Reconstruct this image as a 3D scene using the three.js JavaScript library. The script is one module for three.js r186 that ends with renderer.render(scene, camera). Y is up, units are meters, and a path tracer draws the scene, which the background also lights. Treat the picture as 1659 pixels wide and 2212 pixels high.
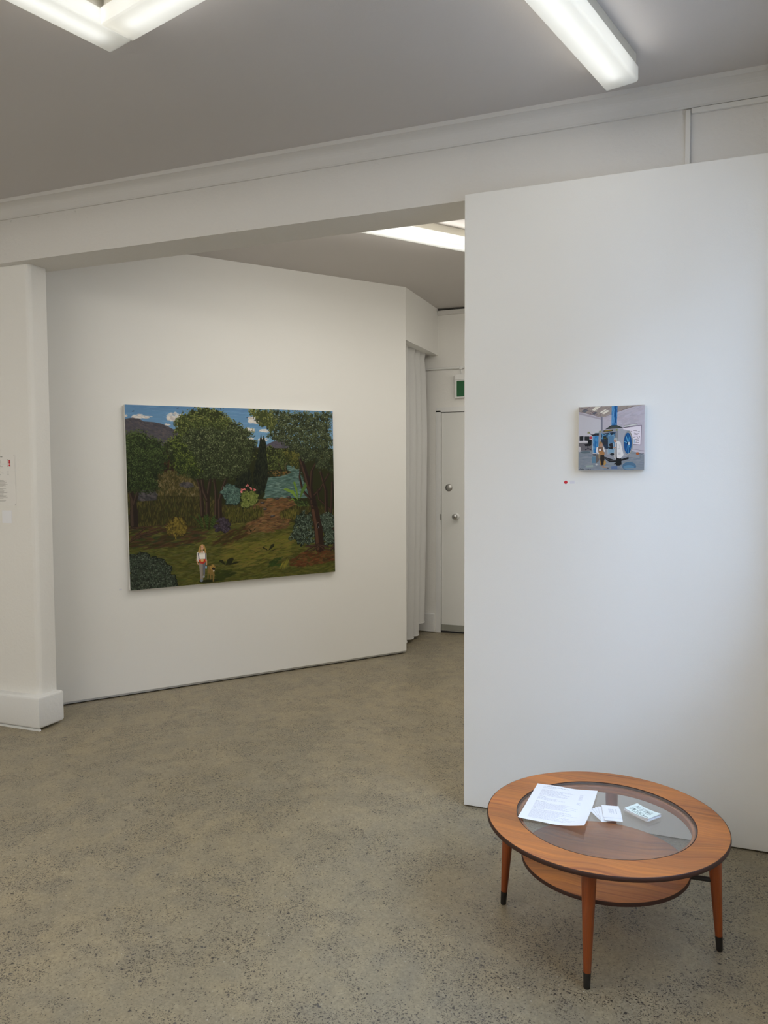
import * as THREE from 'three';
import { mergeGeometries, mergeVertices, toCreasedNormals } from 'three/addons/utils/BufferGeometryUtils.js';
import { RoundedBoxGeometry } from 'three/addons/geometries/RoundedBoxGeometry.js';
import { RectAreaLightUniformsLib } from 'three/addons/lights/RectAreaLightUniformsLib.js';

// ---------------------------------------------------------------- camera, sky, exposure
const scene = new THREE.Scene();
const renderer = new THREE.WebGLRenderer({ antialias: true });
renderer.toneMapping = THREE.LinearToneMapping;
renderer.toneMappingExposure = 1.0;
renderer.shadowMap.enabled = true;
RectAreaLightUniformsLib.init();
const D = Math.PI / 180;
const camera = new THREE.PerspectiveCamera(67.77, 1659 / 2212, 0.05, 60);
camera.position.set(0, 1.48, 0);
camera.rotation.order = 'YXZ';
camera.rotation.set(-2.942 * D, 21.063 * D, -0.222 * D);
scene.background = new THREE.Color().setRGB(0.60, 0.82, 1.18);   // overcast daylight, seen through the shop window on the right
scene.backgroundIntensity = 9;
const WIN0 = -2.75, WIN1 = -1.15, SILL = 1.0, HEAD = 2.6;
const LAMP_RADIANCE = 3.2, REAR_RADIANCE = 12.5, BEHIND_RADIANCE = 16.5;
const LAMP_COLOUR = new THREE.Color().setRGB(1.0, 0.965, 0.90);

// ---------------------------------------------------------------- small tools
function rng(seed) { let s = seed | 0; return () => { s = (s + 0x6d2b79f5) | 0; let t = Math.imul(s ^ (s >>> 15), 1 | s); t = (t + Math.imul(t ^ (t >>> 7), 61 | t)) ^ t; return ((t ^ (t >>> 14)) >>> 0) / 4294967296; }; }
const lerp = (a, b, t) => a + (b - a) * t, clamp = (x, a = 0, b = 1) => Math.min(b, Math.max(a, x));
const smooth = (a, b, x) => { const t = clamp((x - a) / (b - a)); return t * t * (3 - 2 * t); };
// value noise that repeats every `per` cells
function makeNoise(seed, per) {
  const r = rng(seed), g = new Float32Array(per * per).map(() => r());
  return (x, y) => {
    const xi = Math.floor(x), yi = Math.floor(y), fx = x - xi, fy = y - yi, w = (a) => ((a % per) + per) % per;
    const u = fx * fx * (3 - 2 * fx), v = fy * fy * (3 - 2 * fy), x0 = w(xi), x1 = w(xi + 1), y0 = w(yi) * per, y1 = w(yi + 1) * per;
    return lerp(lerp(g[y0 + x0], g[y0 + x1], u), lerp(g[y1 + x0], g[y1 + x1], u), v);
  };
}
function dataTexture(n, f, srgb) {
  const d = new Uint8Array(n * n * 4);
  for (let y = 0; y < n; y++) for (let x = 0; x < n; x++) { const c = f(x / n, y / n), o = (y * n + x) * 4; d[o] = c[0]; d[o + 1] = c[1]; d[o + 2] = c[2]; d[o + 3] = 255; }
  const t = new THREE.DataTexture(d, n, n);
  t.magFilter = THREE.LinearFilter; t.minFilter = THREE.LinearMipmapLinearFilter; t.wrapS = t.wrapT = THREE.RepeatWrapping;
  if (srgb) t.colorSpace = THREE.SRGBColorSpace;
  t.needsUpdate = true;
  return t;
}
function canvasTexture(w, h, draw) {
  const c = document.createElement('canvas'); c.width = w; c.height = h;
  draw(c.getContext('2d'), w, h);
  const t = new THREE.CanvasTexture(c); t.colorSpace = THREE.SRGBColorSpace; t.magFilter = THREE.LinearFilter;
  return t;
}
const used = new Map();
function numbered(name) { const n = used.get(name) ?? 0; used.set(name, n + 1); return n ? `${name}_${String(n).padStart(3, '0')}` : name; }
function shade(o) { o.traverse((m) => { if (m.isMesh) { m.castShadow = true; m.receiveShadow = true; } }); return o; }
// a mesh: top-level when parent is the scene, else a part
function mesh(name, geometry, material, parent = scene) {
  const g = Array.isArray(geometry) ? mergeGeometries(geometry.map((q) => (q.index ? q.toNonIndexed() : q)).map((q) => { for (const k of Object.keys(q.attributes)) if (!['position', 'normal', 'uv'].includes(k)) q.deleteAttribute(k); return q; })) : geometry;
  const m = new THREE.Mesh(g, material);
  m.name = parent === scene ? numbered(name) : name;
  parent.add(m);
  return shade(m);
}
function structure(name, geometry, material) { const m = mesh(name, geometry, material); m.userData = { kind: 'structure' }; return m; }
function tag(o, label, category, group) { o.userData = { ...o.userData, label, category }; if (group) o.userData.group = group; return o; }
function thing(name, label, category, [x, y, z], turn = 0, group) {
  const o = new THREE.Group(); o.name = numbered(name); o.position.set(x, y, z); o.rotation.y = turn; scene.add(o);
  return tag(o, label, category, group);
}
// uv in metres, by the way each face points
function metric(g) {
  const q = g.index ? g.toNonIndexed() : g, p = q.attributes.position, uv = new Float32Array(p.count * 2), a = new THREE.Vector3(), b = new THREE.Vector3(), c = new THREE.Vector3();
  for (let i = 0; i < p.count; i += 3) {
    a.fromBufferAttribute(p, i); b.fromBufferAttribute(p, i + 1); c.fromBufferAttribute(p, i + 2);
    const n = b.clone().sub(a).cross(c.clone().sub(a)), x = Math.abs(n.x), y = Math.abs(n.y), z = Math.abs(n.z);
    [a, b, c].forEach((v, k) => { const o = (i + k) * 2; if (y >= x && y >= z) { uv[o] = v.x; uv[o + 1] = v.z; } else if (z >= x) { uv[o] = v.x; uv[o + 1] = v.y; } else { uv[o] = v.z; uv[o + 1] = v.y; } });
  }
  q.setAttribute('uv', new THREE.BufferAttribute(uv, 2));
  return q;
}
const box = (x0, x1, y0, y1, z0, z1) => metric(new THREE.BoxGeometry(x1 - x0, y1 - y0, z1 - z0).translate((x0 + x1) / 2, (y0 + y1) / 2, (z0 + z1) / 2));
const roundBox = (x0, x1, y0, y1, z0, z1, r = 0.003, s = 2) => metric(new RoundedBoxGeometry(x1 - x0, y1 - y0, z1 - z0, s, Math.min(r, (x1 - x0) / 2.01, (y1 - y0) / 2.01, (z1 - z0) / 2.01)).translate((x0 + x1) / 2, (y0 + y1) / 2, (z0 + z1) / 2));
// a vertical prism over a plan outline [x, z]
function prism(points, y0, y1, bevel = 0) {
  const s = new THREE.Shape(points.map(([x, z]) => new THREE.Vector2(x, -z)));
  const g = new THREE.ExtrudeGeometry(s, { depth: y1 - y0 - 2 * bevel, bevelEnabled: bevel > 0, bevelThickness: bevel, bevelSize: bevel, bevelOffset: -bevel, bevelSegments: 3 });
  g.rotateX(-Math.PI / 2).translate(0, y0 + bevel, 0);
  return metric(g);
}
const rod = (a, b, r, n = 12) => { const v = new THREE.Vector3(...b).sub(new THREE.Vector3(...a)), g = new THREE.CylinderGeometry(r, r, v.length(), n); g.applyQuaternion(new THREE.Quaternion().setFromUnitVectors(new THREE.Vector3(0, 1, 0), v.clone().normalize())); const m = new THREE.Vector3(...a).addScaledVector(v, 0.5); return g.translate(m.x, m.y, m.z); };
const lathe = (pts, n = 48) => new THREE.LatheGeometry(pts.map(([r, y]) => new THREE.Vector2(r, y)), n);

// ---------------------------------------------------------------- materials
const n16 = makeNoise(11, 16), n64 = makeNoise(12, 64), n256 = makeNoise(13, 256);
const rollerBump = dataTexture(512, (u, v) => { const a = n256(u * 256, v * 256) * 0.6 + n64(u * 64, v * 64) * 0.4; return [a * 255, a * 255, a * 255]; });
rollerBump.repeat.set(1 / 0.6, 1 / 0.6);
const plasterBump = dataTexture(512, (u, v) => { const a = n256(u * 256, v * 256) * 0.2 + n64(u * 64, v * 64) * 0.35 + n16(u * 16, v * 16) * 0.45; return [a * 255, a * 255, a * 255]; });
plasterBump.repeat.set(1 / 0.7, 1 / 0.7);
const paint = (r, g, b, rough = 0.72, bump = rollerBump, scale = 0.00016) => new THREE.MeshStandardMaterial({ color: new THREE.Color().setRGB(r, g, b), roughness: rough, bumpMap: bump, bumpScale: scale });
const plain = (r, g, b, rough = 0.6, metal = 0) => new THREE.MeshStandardMaterial({ color: new THREE.Color().setRGB(r, g, b), roughness: rough, metalness: metal });
const M = {
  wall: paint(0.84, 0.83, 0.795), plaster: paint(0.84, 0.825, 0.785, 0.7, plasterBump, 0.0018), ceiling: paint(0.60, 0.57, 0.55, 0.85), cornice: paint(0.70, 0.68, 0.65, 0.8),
  beam: paint(0.74, 0.72, 0.685, 0.7, plasterBump, 0.0018), gloss: paint(0.80, 0.80, 0.785, 0.4, plasterBump, 0.0012), door: paint(0.76, 0.76, 0.73, 0.45), duct: plain(0.78, 0.765, 0.73, 0.5),
  lampBody: plain(0.70, 0.67, 0.58, 0.45), aluminium: plain(0.62, 0.63, 0.64, 0.35, 0.9), steel: plain(0.45, 0.44, 0.42, 0.3, 1), darkGap: plain(0.03, 0.03, 0.03, 0.9),
  kick: plain(0.30, 0.30, 0.26, 0.5), whitePlastic: plain(0.80, 0.80, 0.78, 0.4), green: plain(0.0, 0.10, 0.022, 0.5), canvasEdge: plain(0.84, 0.83, 0.80, 0.8), paper: plain(0.86, 0.87, 0.90, 0.75),
  red: plain(0.60, 0.008, 0.022, 0.55), black: plain(0.012, 0.011, 0.010, 0.45), facade: plain(0.30, 0.26, 0.22, 0.9), pavement: plain(0.28, 0.27, 0.26, 0.9), frame: plain(0.05, 0.05, 0.05, 0.5), label: plain(0.74, 0.73, 0.77, 0.7),
};
M.darkGap.name = 'dark rubber';
const pane = new THREE.MeshPhysicalMaterial({ color: 0xffffff, transmission: 1, thickness: 0, roughness: 0, ior: 1.5 });
const diffuser = new THREE.MeshPhysicalMaterial({ color: new THREE.Color().setRGB(0.93, 0.93, 0.91), transmission: 0.62, thickness: 0, roughness: 1, ior: 1.45 });
const tubeGlow = (k) => new THREE.MeshStandardMaterial({ color: 0xffffff, emissive: new THREE.Color().setRGB(0.96, 0.985, 1.0), emissiveIntensity: k, roughness: 0.6 });
const frontTube = tubeGlow(3.2), rearTube = tubeGlow(4.6);

// polished concrete with dark and pale aggregate; the specks are finer than anything that could be picked out singly
const FLOOR_TILE = 2.2;
const floorMap = canvasTexture(2048, 2048, (g, W) => {
  const r = rng(77), na = makeNoise(5, 12), nb = makeNoise(6, 40), nc = makeNoise(7, 220), nd = makeNoise(8, 512), im = g.createImageData(W, W);
  for (let y = 0; y < W; y++) for (let x = 0; x < W; x++) {
    const u = x / W, v = y / W, a = na(u * 12, v * 12) - 0.5, b = nb(u * 40, v * 40) - 0.5, c = nc(u * 220, v * 220) - 0.5, d = nd(u * 512, v * 512) - 0.5, e = r() - 0.5, k = 1 + a * 0.05 + b * 0.08 + c * 0.08 + d * 0.12 + e * 0.08, o = (y * W + x) * 4;
    im.data[o] = 152 * k; im.data[o + 1] = (141 - b * 2) * k; im.data[o + 2] = (117 - b * 6) * k; im.data[o + 3] = 255;
  }
  g.putImageData(im, 0, 0);
  const speck = (x, y, s, colour, alpha) => {
    g.fillStyle = colour; g.globalAlpha = alpha;
    const n = 4 + Math.floor(r() * 3), t = r() * 7, stretch = 0.35 + r() * 0.6, pts = [];
    for (let i = 0; i < n; i++) { const an = i / n * 6.283 + (r() - 0.5) * 0.7, q = s * (0.7 + r() * 0.5), px = Math.cos(an) * q, py = Math.sin(an) * q * stretch; pts.push([px * Math.cos(t) - py * Math.sin(t), px * Math.sin(t) + py * Math.cos(t)]); }
    for (const ox of x < 12 ? [0, W] : x > W - 12 ? [0, -W] : [0]) for (const oy of y < 12 ? [0, W] : y > W - 12 ? [0, -W] : [0]) { g.beginPath(); pts.forEach(([a, b], i) => (i ? g.lineTo(x + ox + a, y + oy + b) : g.moveTo(x + ox + a, y + oy + b))); g.fill(); }
  };
  const dark = ['#3b362f', '#312d28', '#453e36', '#3f3933', '#4c443a'], dense = (x, y) => na(x / W * 12 + 5, y / W * 12 + 3) * 0.5 + nb(x / W * 40 + 9, y / W * 40) * 0.5;
  for (let i = 0; i < 170000; i++) { const x = r() * W, y = r() * W; if (r() < 0.20 + 0.80 * smooth(0.36, 0.62, dense(x, y))) speck(x, y, 0.8 + r() * 1.3, dark[i % 5], 0.35 + r() * 0.45); }
  for (let i = 0; i < 62000; i++) { const x = r() * W, y = r() * W; if (r() < 0.13 + 0.75 * smooth(0.40, 0.64, dense(x, y))) speck(x, y, 1.7 + r() * r() * 2.9, dark[i % 5], 0.6 + r() * 0.4); }
  for (let i = 0; i < 700; i++) { const x = r() * W, y = r() * W; if (r() < smooth(0.4, 0.6, dense(x, y))) speck(x, y, 3.6 + r() * 3.2, r() < 0.4 ? '#4b4747' : '#38332e', 0.85); }
  for (let i = 0; i < 900; i++) speck(r() * W, r() * W, 0.9 + r() * 1.3, '#d5d0c5', 0.85);
  g.globalAlpha = 0.25; g.strokeStyle = '#4d463c'; g.lineWidth = 1.5;
  for (let i = 0; i < 7; i++) { let x = 200 + r() * 1500, y = 200 + r() * 1500; g.beginPath(); g.moveTo(x, y); for (let k = 0; k < 8; k++) { x += 10 + r() * 26; y += (r() - 0.65) * 22; g.lineTo(x, y); } g.stroke(); }
  g.globalAlpha = 1;
});
floorMap.wrapS = floorMap.wrapT = THREE.RepeatWrapping; floorMap.repeat.set(1 / FLOOR_TILE, 1 / FLOOR_TILE);
const concrete = new THREE.MeshStandardMaterial({ map: floorMap, roughness: 0.42, vertexColors: true });

// warm teak: long grain along u, metres
const WOOD_TILE = 0.9;
const wn = makeNoise(31, 8), wn2 = makeNoise(32, 64), wn3 = makeNoise(33, 512);
const woodMap = dataTexture(1024, (u, v) => {
  const bend = (wn(u * 8, v * 8) - 0.5) * 0.05 + (wn(u * 2 + 4, v * 2) - 0.5) * 0.16, q = v + bend, w = (x, n) => ((x % n) + n) % n;
  const fine = wn3(u * 12, w(q * 512, 512)) - 0.5, band = wn2(u * 3 + 3, w(q * 64, 64)) - 0.5, broad = wn(u * 2 + 1, w(q * 8, 8)) - 0.5, blotch = wn(u * 4 + 3, v * 8) - 0.5;
  const line = smooth(0.70, 0.95, wn2(u * 2 + 11, w(q * 64 + 17, 64))), k = 1 + band * 0.16 + fine * 0.13 + broad * 0.16 + blotch * 0.12 - line * 0.16;
  return [clamp(178 * k, 0, 255), clamp(110 * k * (1 - line * 0.08), 0, 255), clamp(54 * k * (1 - band * 0.15), 0, 255)];
}, true);
woodMap.repeat.set(1 / WOOD_TILE, 1 / WOOD_TILE); woodMap.offset.set(0.5, 0.5);
const wood = new THREE.MeshPhysicalMaterial({ map: woodMap, roughness: 0.5, clearcoat: 0.08, clearcoatRoughness: 0.25 });
const legWood = new THREE.MeshPhysicalMaterial({ map: woodMap, color: new THREE.Color().setRGB(0.50, 0.29, 0.13), roughness: 0.4, clearcoat: 0.3, clearcoatRoughness: 0.3 });
const edgeWood = plain(0.045, 0.015, 0.009, 0.55);
const tableGlass = new THREE.MeshPhysicalMaterial({ color: new THREE.Color().setRGB(0.965, 0.97, 0.97), transmission: 1, thickness: 0, roughness: 0.0, ior: 1.52 });
const clothTex = dataTexture(256, (u, v) => { const a = 0.5 + 0.25 * Math.sin(u * 128 * 6.283) + 0.25 * Math.sin(v * 128 * 6.283); return [a * 255, a * 255, a * 255]; });
clothTex.repeat.set(12, 12);
const curtainCloth = new THREE.MeshPhysicalMaterial({ color: new THREE.Color().setRGB(0.86, 0.855, 0.84), roughness: 0.95, transmission: 0.25, thickness: 0, bumpMap: clothTex, bumpScale: 0.0003, side: THREE.DoubleSide });

// ---------------------------------------------------------------- the room
const CEIL = 2.99, REAR_CEIL = 2.965, LEFT = -4.6, RIGHT = 0.50, FRONT = 2.4, BACK = -6.9;
const BEAM_FRONT = -3.312, BEAM_BACK = -3.55, BEAM_BOTTOM = 2.671, PART_Z = -3.22, DOOR_Z = -6.724;

{ // floor: a slab with an uneven, patchy surface colour
  const nx = 56, nz = 94, g = new THREE.PlaneGeometry(RIGHT - LEFT + 0.6, FRONT - BACK + 0.4, nx, nz).rotateX(-Math.PI / 2).translate((LEFT + RIGHT) / 2, 0, (FRONT + BACK) / 2), p = g.attributes.position, uv = g.attributes.uv, col = new Float32Array(p.count * 3);
  const pa = makeNoise(91, 32), pb = makeNoise(92, 64);
  for (let i = 0; i < p.count; i++) {
    const x = p.getX(i), z = p.getZ(i);
    uv.setXY(i, x, -z);
    const a = pa(x * 0.9 + 9, z * 0.9 + 14) - 0.5, b = pb(x * 2.7 + 20, z * 2.7 + 31) - 0.5, k = 1 + a * 0.16 + b * 0.09;
    col[i * 3] = 0.93 * k; col[i * 3 + 1] = 0.93 * k * (1 - b * 0.03); col[i * 3 + 2] = 0.93 * k * (1 - b * 0.09);
  }
  g.setAttribute('color', new THREE.BufferAttribute(col, 3));
  const slab = structure('floor', g, concrete);
  mesh('slab', box(LEFT - 0.3, RIGHT + 0.3, -0.2, -0.004, BACK - 0.2, FRONT + 0.2), M.darkGap, slab);
}
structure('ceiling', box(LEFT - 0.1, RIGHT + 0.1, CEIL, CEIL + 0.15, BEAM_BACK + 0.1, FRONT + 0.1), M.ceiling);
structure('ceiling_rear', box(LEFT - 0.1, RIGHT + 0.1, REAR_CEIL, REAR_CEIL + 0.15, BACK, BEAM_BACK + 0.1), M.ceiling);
const beam = structure('beam', box(LEFT, RIGHT, BEAM_BOTTOM, CEIL, BEAM_BACK, BEAM_FRONT), M.beam);
for (const [x, y] of [[-3.51, 2.898], [-3.31, 2.897], [-3.055, 2.893], [-2.045, 2.678]]) mesh('screw_head', new THREE.SphereGeometry(0.006, 10, 6).scale(1, 1, 0.5).translate(x, y, BEAM_FRONT), M.cornice, beam);
{ // cornice: fillet at the ceiling, hollow cove, small step on the beam
  const y = 2.907, z = BEAM_FRONT, pr = [[0, 0], [0.010, 0], [0.010, 0.008]];
  for (let i = 0; i <= 8; i++) { const t = i / 8, sag = 0.015 * Math.sin(t * Math.PI); pr.push([0.011 + 0.060 * t - sag * 0.66, 0.009 + 0.054 * t + sag * 0.75]); }
  pr.push([0.080, 0.064], [0.080, CEIL - y], [0, CEIL - y]);
  const s = new THREE.Shape(pr.map(([a, b]) => new THREE.Vector2(a, b)));
  const g = new THREE.ExtrudeGeometry(s, { depth: RIGHT - LEFT, bevelEnabled: false }).rotateY(-Math.PI / 2).translate(RIGHT, y, z);   // profile a runs towards the viewer
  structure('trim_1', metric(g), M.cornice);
}
{ // free-standing white partition panel in front of the beam line, and the wall it is fixed to
  structure('wall_partition', roundBox(-0.866, RIGHT, 0.006, 2.664, BEAM_FRONT + 0.001, PART_Z, 0.003, 1), M.wall);
  structure('wall_centre', box(-0.80, RIGHT, 0, BEAM_BOTTOM, BEAM_BACK, BEAM_FRONT), M.wall);
}
{ // pier at the left with a softened plaster corner
  const x1 = -3.445, z0 = -3.49, z1 = -3.362, r = 0.035, pts = [[LEFT, z0], [x1, z0]];
  for (let i = 0; i <= 8; i++) { const a = i / 8 * Math.PI / 2; pts.push([x1 - r + r * Math.cos(a), z1 - r + r * Math.sin(a)]); }
  pts.push([LEFT, z1]);
  structure('pillar', toCreasedNormals(prism(pts, 0, BEAM_BOTTOM), 0.5), M.plaster);
  const pl = [[LEFT, -3.498], [-3.403, -3.498], [-3.403, BEAM_FRONT], [LEFT, BEAM_FRONT]];
  const base = structure('baseboard_pillar', toCreasedNormals(prism(pl, 0.012, 0.196, 0.014), 0.6), M.gloss);
  mesh('packing_strip', box(LEFT, -3.404, 0.0, 0.011, -3.325, BEAM_FRONT - 0.002), M.gloss, base);
}
// angled gallery wall with a shadow gap and an aluminium bead along its foot
const AW = 53 * D, U = [Math.cos(AW), -Math.sin(AW)], N = [Math.sin(AW), Math.cos(AW)], K = [-2.058, -5.843];
const onWall = (s, d = 0) => [K[0] + U[0] * s + N[0] * d, K[1] + U[1] * s + N[1] * d];
{
  structure('wall_angled', prism([onWall(-2.85), K, [-2.19, K[1]], onWall(-2.85, -0.11)], 0.022, REAR_CEIL), M.wall);
  structure('trim_2', prism([onWall(-2.85, -0.006), onWall(-0.004, -0.006), onWall(-0.004, -0.03), onWall(-2.85, -0.03)], 0.008, 0.0225), M.aluminium);
  structure('trim_3', prism([onWall(-2.85, -0.02), onWall(-0.02, -0.02), onWall(-0.04, -0.10), onWall(-2.85, -0.10)], 0.0, 0.009), M.darkGap);
}
structure('wall_bulkhead', box(K[0] - 0.085, K[0], 2.548, REAR_CEIL, DOOR_Z, K[1]), M.wall);
// rear wall with the exit door; a slot is left open between it and the ceiling
structure('wall_rear', [box(LEFT, -2.075, 0, 2.946, DOOR_Z - 0.12, DOOR_Z), box(-2.075, -1.14, 2.075, 2.946, DOOR_Z - 0.12, DOOR_Z), box(-1.14, RIGHT, 0, 2.946, DOOR_Z - 0.12, DOOR_Z)], M.plaster);
structure('wall_back_closing', box(LEFT, RIGHT, 0, REAR_CEIL, BACK, DOOR_Z - 0.12), M.darkGap);
structure('trim_4', roundBox(-2.056, RIGHT, 2.904, 2.946, DOOR_Z, DOOR_Z + 0.02, 0.003, 1), M.cornice);
structure('baseboard_rear', [roundBox(-3.4, -2.086, 0.004, 0.176, DOOR_Z, DOOR_Z + 0.024, 0.008, 3), roundBox(-1.09, RIGHT, 0.004, 0.176, DOOR_Z, DOOR_Z + 0.024, 0.008, 3)], M.gloss);
structure('wall_left', box(LEFT - 0.15, LEFT, 0, CEIL, BACK, FRONT), M.wall);
structure('wall_front', box(LEFT, RIGHT, 0, CEIL, FRONT, FRONT + 0.15), M.wall);
{ // right wall with the big shop window that lets the daylight in
  const x0 = RIGHT, x1 = RIGHT + 0.2, z0 = WIN0, z1 = WIN1, y0 = SILL, y1 = HEAD;
  structure('wall_right', [box(x0, x1, 0, CEIL, BACK, z0), box(x0, x1, 0, CEIL, z1, FRONT + 0.15), box(x0, x1, 0, y0, z0, z1), box(x0, x1, y1, CEIL, z0, z1)], M.wall);
  const w = new THREE.Group(); w.name = 'window_1'; w.userData = { kind: 'structure' }; scene.add(w);
  const fx0 = x1 - 0.06, fx1 = x1 - 0.01, zm = (z0 + z1) / 2;
  mesh('frame', [box(fx0, fx1, y0, y0 + 0.05, z0, z1), box(fx0, fx1, y1 - 0.05, y1, z0, z1), box(fx0, fx1, y0, y1, z0, z0 + 0.05), box(fx0, fx1, y0, y1, z1 - 0.05, z1), box(fx0, fx1, y0, y1, zm - 0.025, zm + 0.025)], M.frame, w);
  mesh('pane', box(fx0 + 0.02, fx0 + 0.026, y0 + 0.05, y1 - 0.05, z0 + 0.05, zm - 0.025), pane, w);
  mesh('pane', box(fx0 + 0.02, fx0 + 0.026, y0 + 0.05, y1 - 0.05, zm + 0.025, z1 - 0.05), pane, w);
  structure('wall_opposite', box(x1 + 7, x1 + 7.4, -0.2, 6.2, BACK - 6, FRONT + 8), M.facade);
  structure('ground_pavement', box(x1, x1 + 14, -0.2, -0.02, BACK - 6, FRONT + 8), M.pavement);
}
// door_1: flush exit door
{
  const d = new THREE.Group(); d.name = 'door_1'; d.position.set(-2.03, 0, DOOR_Z); d.userData = { kind: 'structure' }; scene.add(d);
  mesh('leaf', roundBox(0.004, 0.838, 0.016, 2.028, -0.052, -0.010, 0.002, 1), M.door, d);
  mesh('jamb', box(-0.045, 0, 0, 2.045, -0.11, 0.004), M.gloss, d);
  mesh('jamb', box(0.842, 0.89, 0, 2.045, -0.11, 0.004), M.gloss, d);
  mesh('head', box(-0.045, 0.89, 2.032, 2.075, -0.11, 0.004), M.gloss, d);
  mesh('threshold_gap', box(0, 0.842, 0, 0.016, -0.10, -0.012), M.darkGap, d);
  mesh('kick_strip', roundBox(0.006, 0.836, 0.022, 0.076, -0.012, -0.003, 0.002, 1), M.kick, d);
  const plate = mesh('lock_cover', lathe([[0, 0.012], [0.020, 0.011], [0.030, 0.007], [0.034, 0]], 32).rotateX(Math.PI / 2).translate(0.074, 1.341, -0.010), M.steel, d);
  plate.userData.label = 'round steel lock cover';
  mesh('rose', lathe([[0, 0.010], [0.024, 0.010], [0.030, 0.005], [0.031, 0]], 32).rotateX(Math.PI / 2).translate(0.145, 1.078, -0.010), M.whitePlastic, d);
  const k = mesh('knob', lathe([[0, 0.066], [0.008, 0.066], [0.009, 0.060], [0.020, 0.064], [0.025, 0.054], [0.024, 0.042], [0.014, 0.030], [0.011, 0.0]], 32).rotateX(Math.PI / 2).translate(0.145, 1.078, -0.004), M.steel, d);
  k.userData.label = 'steel turning knob';
  mesh('keyhole', box(0.1425, 0.1475, 1.072, 1.084, 0.0605, 0.0625), M.black, k);
  mesh('hinge_plate', box(-0.004, 0.002, 1.045, 1.10, -0.012, 0.006), M.steel, d);
}

// ---------------------------------------------------------------- ceiling lamps
const LAMP_W = 0.122, LAMP_H = 0.096;
// a lamp along +x from its group's origin; the origin is the far bottom corner seen from below
function lamp(label, [x, y, z], turn, length, radiance = LAMP_RADIANCE) {
  const t = thing('ceiling_lamp', label, 'lamp', [x, y, z], turn, 'wraparound tube lamps on the ceiling');
  const w = LAMP_W, L = length, h = LAMP_H, q = 0.052;
  mesh('body', roundBox(0.006, L - 0.006, q, h, 0.004, w - 0.004, 0.002, 1), M.lampBody, t);
  const r = 0.010;   // hollow U of opal acrylic, open at the top
  const open = []; for (let i = 0; i <= 6; i++) { const a = i / 6 * Math.PI / 2; open.push([r - r * Math.cos(a), r - r * Math.sin(a)]); }
  const outline = [[0, q], ...open, ...open.slice().reverse().map(([a, b]) => [w - a, b]), [w, q]], pos = [];
  for (let i = 0; i + 1 < outline.length; i++) { const [z0, y0] = outline[i], [z1, y1] = outline[i + 1]; pos.push(0, y0, z0, 0, y1, z1, L, y1, z1, 0, y0, z0, L, y1, z1, L, y0, z0); }
  const g = new THREE.BufferGeometry(); g.setAttribute('position', new THREE.Float32BufferAttribute(pos, 3)); g.setAttribute('uv', new THREE.Float32BufferAttribute(new Float32Array(pos.length / 3 * 2), 2));
  const sm = mergeVertices(g, 1e-5); sm.computeVertexNormals();
  mesh('diffuser', toCreasedNormals(sm, 0.6), diffuser, t);
  for (const e of [0, L]) {
    const cap = new THREE.Shape(outline.map(([a, b]) => new THREE.Vector2(a, b)));
    mesh('end_cap', new THREE.ExtrudeGeometry(cap, { depth: 0.004, bevelEnabled: false }).rotateY(-Math.PI / 2).translate(e ? L + 0.004 : 0, 0, 0), diffuser, t);
  }
  mesh('tube', rod([0.05, 0.034, w / 2], [L - 0.05, 0.034, w / 2], 0.011, 16), radiance === REAR_RADIANCE ? rearTube : frontTube, t);
  const a = new THREE.RectAreaLight(LAMP_COLOUR, radiance, L - 0.02, w - 0.01);
  a.name = 'lamp_light'; a.position.set(L / 2, -0.004, w / 2); a.rotation.x = -Math.PI / 2; t.add(a);
  for (const side of [0, 1]) { const b = new THREE.RectAreaLight(LAMP_COLOUR, radiance * 0.8, L - 0.02, q - 0.008); b.name = 'lamp_light'; b.position.set(L / 2, q / 2, side ? w + 0.004 : -0.004); b.rotation.y = side * Math.PI; t.add(b); }   // the glowing flanks
  return t;
}
const LA = 74.519 * D, LD = [Math.cos(LA), -Math.sin(LA)], MD = [Math.sin(LA), Math.cos(LA)];
const LY = CEIL - LAMP_H;
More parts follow.
